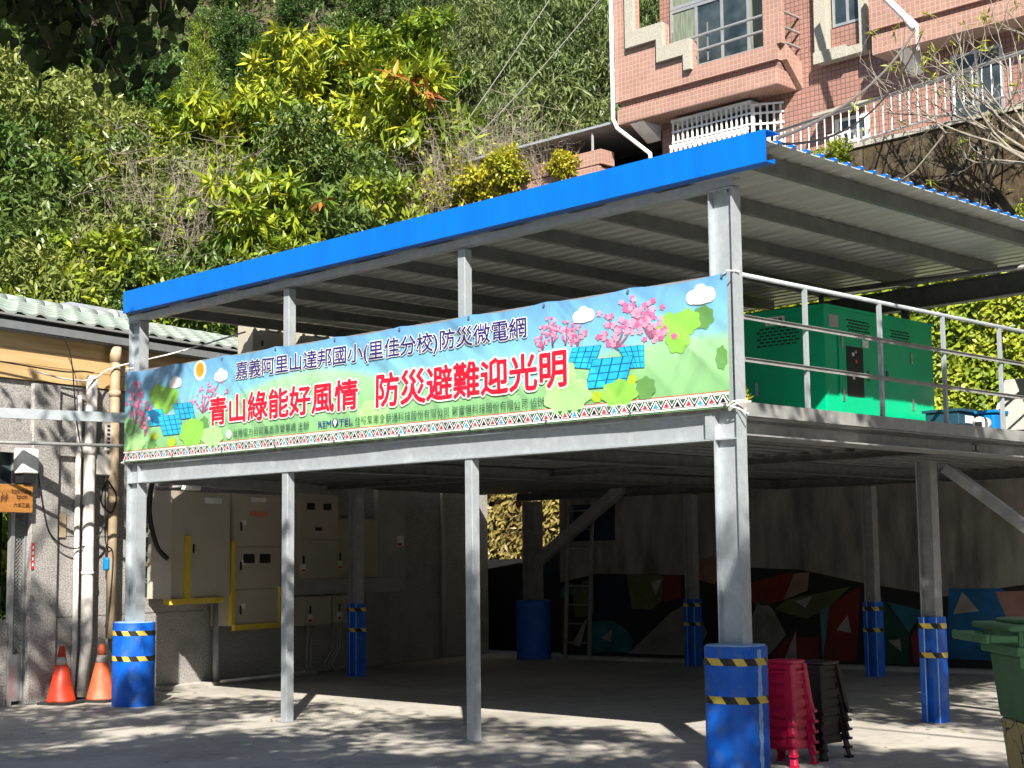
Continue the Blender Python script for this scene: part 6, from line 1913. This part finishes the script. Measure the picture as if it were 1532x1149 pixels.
# creepers on the annexe parapet
for i, (x, y, z, sc) in enumerate(((-18.9, 12.9, 9.45, 0.6), (-18.1, 12.85, 9.35, 0.8), (-17.3, 12.85, 9.3, 0.85), (-16.5, 12.85, 9.3, 0.9), (-15.7, 12.85, 9.35, 0.8), (-15.0, 12.85, 9.6, 0.75), (-17.7, 12.7, 9.0, 0.8), (-16.3, 12.7, 9.0, 0.8), (-13.6, 12.9, 9.55, 0.45))):
    w = ['leftmost by the white downpipe', 'second from the left end', 'in the left middle', 'in the middle', 'right of the middle', 'piled highest on the right', 'hanging low at left', 'hanging low in the middle', 'small, near the right end'][i]
    plant('vine', (x, y, z), sc, 'yellow-green creeper on the annexe parapet, ' + w, 'creepers on the annexe')
for i, (x, sc) in enumerate(((-16.2, 0.9), (-14.2, 0.8))):
    o = link('dry_bush', DRY[i], None, (x, 13.1, 9.6))
    o.scale = (sc * 0.75, sc * 0.75, sc * 0.6)
    tag(o, 'brown leafless twigs on the annexe parapet, %s' % ('left of the golden creeper tuft' if i == 0 else 'right of the golden creeper tuft'), 'bush')

# ivy covering the bank (uncountable): small leaves over the earth face
def ivy(name, label, seed, n, x0, x1, z0, z1, material, L=0.13, W=0.10):
    rg = np.random.default_rng(seed)
    x = x0 + (x1 - x0) * rg.random(n)
    z = z0 + (z1 - z0) * rg.random(n)
    yb = np.interp(z, [0, 3.2, 5.0, 7.2], [11.2, 11.7, 11.97, 12.05])
    bumpy = 0.25 * np.sin(x * 2.3 + z * 1.7) + 0.2 * np.sin(x * 5.1 - z * 3.3) + 0.12 * np.sin(x * 9.7 + z * 8.1)
    y = yb - 0.12 - 0.18 * (bumpy + 0.55) - 0.10 * rg.random(n)
    C = np.stack([x, y, z], 1)
    D = rg.normal(size=(n, 3)) * 0.6 + np.array([0, -0.35, -0.5])
    Nn = unit(rg.normal(size=(n, 3)) * 0.5 + np.array([0.15, -0.9, 0.55]))
    t = np.clip(0.35 + 0.45 * bumpy + 0.55 * (rg.random(n) - 0.35), 0, 1)
    me = leaf_mesh(name, C, D, Nn, L * (0.7 + 0.6 * rg.random(n)), W * (0.7 + 0.5 * rg.random(n)), material, t)
    o = link(name, me)
    return tag(o, label, 'creeper', kind='stuff')
ivy('ivy', 'sunlit yellow-green creeper leaves covering the bank behind the generator', 5, 42000, -9.0, 3.5, 2.9, 6.5, 'leaf_ivy')
ivy('dry_creeper', 'golden dry creepers on the bank seen past the end of the mural wall', 6, 9000, -17.5, -11.5, 0.6, 5.6, 'leaf_straw', 0.16, 0.07)
# undergrowth over the slope
def undergrowth():
    rg = np.random.default_rng(9)
    n = 80000
    s = 25 + 36 * rg.random(n) ** 1.3
    q = (-0.38 + 0.5 * rg.random(n)) * s
    z = np.array([hill_h(a, b) for a, b in zip(s, q)])
    keep = z > 0.1
    s, q, z = s[keep], q[keep], z[keep]
    n = len(s)
    lift = 0.25 + 0.5 * (np.sin(s * 1.7 + q * 1.3) * np.sin(q * 2.1 - s * .7) + 1) * rg.random(n)
    X = CAM.x + FW.x * s + RT.x * q
    Y = CAM.y + FW.y * s + RT.y * q
    C = np.stack([X, Y, z + lift], 1)
    D = rg.normal(size=(n, 3)) * 0.7 + np.array([0.25, -0.25, 0.1])
    Nn = unit(rg.normal(size=(n, 3)) * 0.5 + np.array([0.3, -0.3, 0.8]))
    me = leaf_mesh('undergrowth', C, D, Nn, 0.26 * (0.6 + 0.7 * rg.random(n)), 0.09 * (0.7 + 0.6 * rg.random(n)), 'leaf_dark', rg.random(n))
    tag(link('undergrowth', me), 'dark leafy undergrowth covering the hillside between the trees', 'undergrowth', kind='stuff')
undergrowth()
# leaves of the little potted plant
rg = np.random.default_rng(3)
n = 90
C = np.tile(np.array([[0, 0, 0.06]]), (n, 1)) + rg.normal(size=(n, 3)) * 0.03
D = rg.normal(size=(n, 3)) * 0.6 + np.array([0, 0, 0.8])
link('leaves', leaf_mesh('leaves', C, D, unit(rg.normal(size=(n, 3)) + np.array([0, 0, 0.5])), 0.16, 0.05, 'leaf_fresh', rg.random(n)), pt)

# bare tree in front of the pink house, few fresh leaf tufts
def bare_tree():
    rg = random.Random(15)
    t = thing('bare_tree', 'almost leafless grey tree with a few green tufts in front of the pink house', 'tree', (-0.9, 11.4, 5.0))
    mb = MB()
    tips = []
    def grow(p, d, l, r, lev):
        n = 4
        pts = [p]
        q = p
        for k in range(n):
            d = (d + Vector((rg.gauss(0, .16), rg.gauss(0, .12), rg.gauss(0.03, .12)))).normalized()
            q = q + d * (l / n)
            pts.append(q)
        mb.tube(pts, [max(r * (1 - 0.16 * k), 0.004) for k in range(n + 1)], 6 if lev < 2 else 4, cap=False)
        if lev >= 4:
            tips.append((q, d))
            return
        nb = 3 if lev < 3 else 2
        for k in range(nb + (1 if lev < 2 else 0)):
            j = rg.choice([2, 3, 4]) if lev else 4 - (k % 2)
            nd = (d + Vector((rg.gauss(0, .6), rg.gauss(0, .35), rg.gauss(.1, .5)))).normalized()
            grow(pts[j], nd, l * rg.uniform(.55, .8), r * 0.55, lev + 1)
    for d, l in ((Vector((-0.85, -0.05, 0.5)), 1.5), (Vector((-0.6, 0.0, 0.75)), 1.6), (Vector((-0.2, -0.05, 1)), 1.5), (Vector((-0.95, 0.0, 0.15)), 1.3), (Vector((-0.45, .05, .9)), 1.6), (Vector((-0.75, -.05, .65)), 1.9), (Vector((-0.05, .0, 1)), 1.3), (Vector((-0.95, .0, .32)), 1.9)):
        grow(Vector((-2.35, 11.3, 7.35)), d.normalized(), l * 1.05, 0.036, 1)
    mb.tube([(-0.9, 11.4, 4.6), (-1.2, 11.35, 6.0), (-2.35, 11.3, 7.4)], [0.09, 0.07, 0.045], 8)
    part('trunk', mb, 'bark_pale', t, smooth=True)
    rg2 = np.random.default_rng(4)
    sel = [tips[k] for k in rg2.choice(len(tips), min(75, len(tips)), replace=False)]
    C = np.repeat(np.array([[p.x + 0.9, p.y - 11.4, p.z - 5.0] for p, d in sel]), 7, axis=0)
    n = len(C)
    D = rg2.normal(size=(n, 3)) * 0.7 + np.array([0, 0, -0.15])
    link('crown', leaf_mesh('crown', C + rg2.normal(size=(n, 3)) * .02, D, unit(rg2.normal(size=(n, 3)) * .5 + np.array([0, -.4, 1])), 0.17, 0.03, 'leaf_fresh', rg2.random(n)), t)
bare_tree()
plant('bush', (-6.55, 11.95, 8.25), 0.30, 'small tuft of weeds on top of the mossy wall')
plant('bush', (-2.55, 11.75, 6.2), 0.55, 'fresh green bush beside the right end of the roof')

# ------------------------------------------------------------------ shade trees beside and behind the camera
def shade_tree(label, trunk_xy, specs, seed, material='leaf_shade', L=0.15, W=0.105, H=10.0):
    """specs: (ground point the clump shades, height of the clump, radius, twigs); the clump stands on the sun's path to that point"""
    rg = np.random.default_rng(seed)
    t = thing('shade_tree', label, 'tree', (trunk_xy[0], trunk_xy[1], 0))
    kx, ky = SUN_DIR.x / SUN_DIR.z, SUN_DIR.y / SUN_DIR.z
    CC, DD, NN, RR = [], [], [], []
    mb = MB()
    top = Vector((trunk_xy[0], trunk_xy[1], H * 0.62))
    mb.tube([(trunk_xy[0], trunk_xy[1], 0), (trunk_xy[0] + .1, trunk_xy[1], H * .3), top, top + Vector((0, 0, H * .25))], [0.3, 0.24, 0.16, 0.05], 10)
    for (gx, gy, h, r, ntw) in specs:
        c = np.array([gx + kx * h, gy + ky * h, h])
        d = unit(rg.normal(size=(ntw, 3)))
        p = c + d * (r * np.cbrt(rg.random(ntw)))[:, None] * np.array([1, 1, 0.7])
        k = np.repeat(np.arange(ntw), 8)
        n = len(k)
        CC.append(p[k] + rg.normal(size=(n, 3)) * 0.10)
        DD.append(rg.normal(size=(n, 3)) * 0.8 + np.array([0, 0, -0.45]))
        NN.append(unit(rg.normal(size=(n, 3)) * 0.6 + np.array([0, 0, 0.8])))
        RR.append(rg.random(n))
        cv = Vector(c)
        m_ = top.lerp(cv, 0.5) + Vector((0, 0, 0.5))
        mb.tube([top, m_, cv], [0.07, 0.045, 0.015], 5, cap=False)
        for q in p[:: max(1, ntw // 6)]:
            mb.tube([cv, cv.lerp(Vector(q), 0.6) + Vector((0, 0, .08)), Vector(q)], [0.014, 0.01, 0.005], 4, cap=False)
    C, D, Nn, R_ = np.concatenate(CC), np.concatenate(DD), np.concatenate(NN), np.concatenate(RR)
    n = len(C)
    base = np.array([trunk_xy[0], trunk_xy[1], 0])
    part('trunk', mb, 'bark', t, smooth=True)
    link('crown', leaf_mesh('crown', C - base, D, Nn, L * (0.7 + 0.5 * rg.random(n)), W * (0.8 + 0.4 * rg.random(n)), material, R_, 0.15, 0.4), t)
    return t
srng = random.Random(31)
sp1 = []
# yard in front of the platform, left to middle
for i in range(92):
    gx, gy = srng.uniform(-12.5, -1.0), srng.uniform(-6.5, 1.35)
    if gx < -10.3 and gy > -1.2 and i % 3:
        continue
    sp1.append((gx, gy, srng.uniform(6.5, 10.5), srng.uniform(0.45, 0.9), srng.randint(26, 48)))
# school wall, cones and left column
for i in range(6):
    sp1.append((srng.uniform(-15.5, -11.4), srng.uniform(0.2, 3.4), srng.uniform(7, 10), srng.uniform(0.5, 0.85), srng.randint(22, 40)))
for i in range(12):
    sp1.append((-3.9 + srng.uniform(-1.6, 1.6), -2.4 + srng.uniform(-1.3, 1.3), srng.uniform(6.2, 8.5), 0.9, 90))
shade_tree('big broad-leaved tree behind the viewer shading the left of the yard', (1.0, -14.5), sp1, 3)
sp2 = []
for i in range(50):
    sp2.append((srng.uniform(-1.6, 4.5), srng.uniform(-3.0, 1.6), srng.uniform(6.5, 10), srng.uniform(0.5, 0.9), srng.randint(26, 48)))
for i in range(46):
    sp2.append((srng.uniform(-2.4, 6.0), srng.uniform(3.6, 9.5), srng.uniform(6.5, 10), srng.uniform(0.45, 0.85), srng.randint(20, 38)))
for i in range(9):
    sp2.append((srng.uniform(-3.2, -2.2), srng.uniform(3.4, 9.0), srng.uniform(6.5, 9), 0.55, 40))
for (x_, y_) in ((-0.7, 1.1), (-0.55, 1.6), (-0.9, 0.9), (-0.6, 0.5), (-1.0, 1.6)):  # extra unseen leaf clumps added to shade the stacked stools
    sp2.append((x_, y_, 8.0, 0.6, 40))
shade_tree('broad-leaved tree right of the viewer shading the right of the yard', (14.0, -4.0), sp2, 4)
# drooping bough of the left tree that hangs into the top left of the view
def bough():
    rg = np.random.default_rng(12)
    t = thing('overhanging_bough', 'dark heart-shaped leaves hanging into the top left corner', 'branch', (0.6, -7.6, 5.2))
    mb = MB()
    C, D = [], []
    s0 = 8.2
    root = Vector((2.5, -10.3, 7.2))
    for k in range(44):
        px = 265 * rg.random() ** 0.95 - 20
        lim = 118 - 0.0006 * (px - 190) ** 2 if px > 120 else 60 + px * 0.35
        yt = -70 + (lim + 70) * rg.random() ** 0.85
        s = s0 + rg.normal() * 0.45
        q = (px - 766) / 2346 * s
        z = 1.75 + s * (0.110 + (574 - yt) / 2346)
        tip = sq(s, q, z)
        st = tip + Vector((rg.normal() * 0.15 + 0.1, rg.normal() * 0.15 - 0.15, 0.35 + 0.3 * rg.random()))
        mid = st.lerp(tip, 0.5) + Vector((rg.normal() * .05, rg.normal() * .05, .06))
        mb.tube([st, mid, tip], [0.007, 0.005, 0.003], 4, cap=False)
        mb.tube([root, root.lerp(st, 0.6) + Vector((0, 0, .25)), st], [0.03, 0.018, 0.008], 5, cap=False)
        for j in range(22):
            p = (st.lerp(mid, rg.random()) if rg.random() < .5 else mid.lerp(tip, rg.random()))
            C.append([p.x + rg.normal() * .05, p.y + rg.normal() * .05, p.z + rg.normal() * .05])
            D.append([rg.normal() * .5, rg.normal() * .5, -0.9 + rg.normal() * .25])
    part('twigs', mb, 'bark', t)
    C, D = np.array(C), np.array(D)
    n = len(C)
    Nn = unit(rg.normal(size=(n, 3)) * 0.7 + np.array([0.4, -0.5, 0.3]))
    D = unit(D)
    S = unit(np.cross(D, Nn))
    U = np.cross(S, D)
    L = (0.082 * (0.7 + 0.5 * rg.random(n)))[:, None]
    outline = [(0.0, 0.0), (-0.06, 0.22), (0.12, 0.43), (0.42, 0.46), (0.75, 0.25), (1.08, 0.0), (0.75, -0.25), (0.42, -0.46), (0.12, -0.43), (-0.06, -0.22)]
    V = np.stack([C + D * L * a + S * L * b - U * L * abs(b) * 0.3 for a, b in outline], axis=1)
    m = len(outline)
    me = bpy.data.meshes.new('leaves')
    V -= np.array([0.6, -7.6, 5.2])
    me.from_pydata(V.reshape(-1, 3).tolist(), [], [tuple(range(i * m, i * m + m)) for i in range(n)])
    a = me.attributes.new('rnd', 'FLOAT', 'POINT')
    a.data.foreach_set('value', np.repeat(rg.random(n), m).astype(np.float32))
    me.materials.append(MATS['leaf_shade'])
    link('leaves', me, t)
bough()
# a few fallen leaves on the yard
rg = np.random.default_rng(8)
n = 240
C = np.stack([rg.uniform(-11, 4, n), rg.uniform(-5, 9, n), np.full(n, 0.006)], 1)
D = rg.normal(size=(n, 3)) * np.array([1, 1, 0.08])
tag(link('fallen_leaves', leaf_mesh('fallen_leaves', C, D, unit(rg.normal(size=(n, 3)) * 0.15 + np.array([0, 0, 1])), 0.07, 0.035, 'leaf_straw', rg.random(n))), 'dry leaves scattered over the yard', 'leaves', kind='stuff')
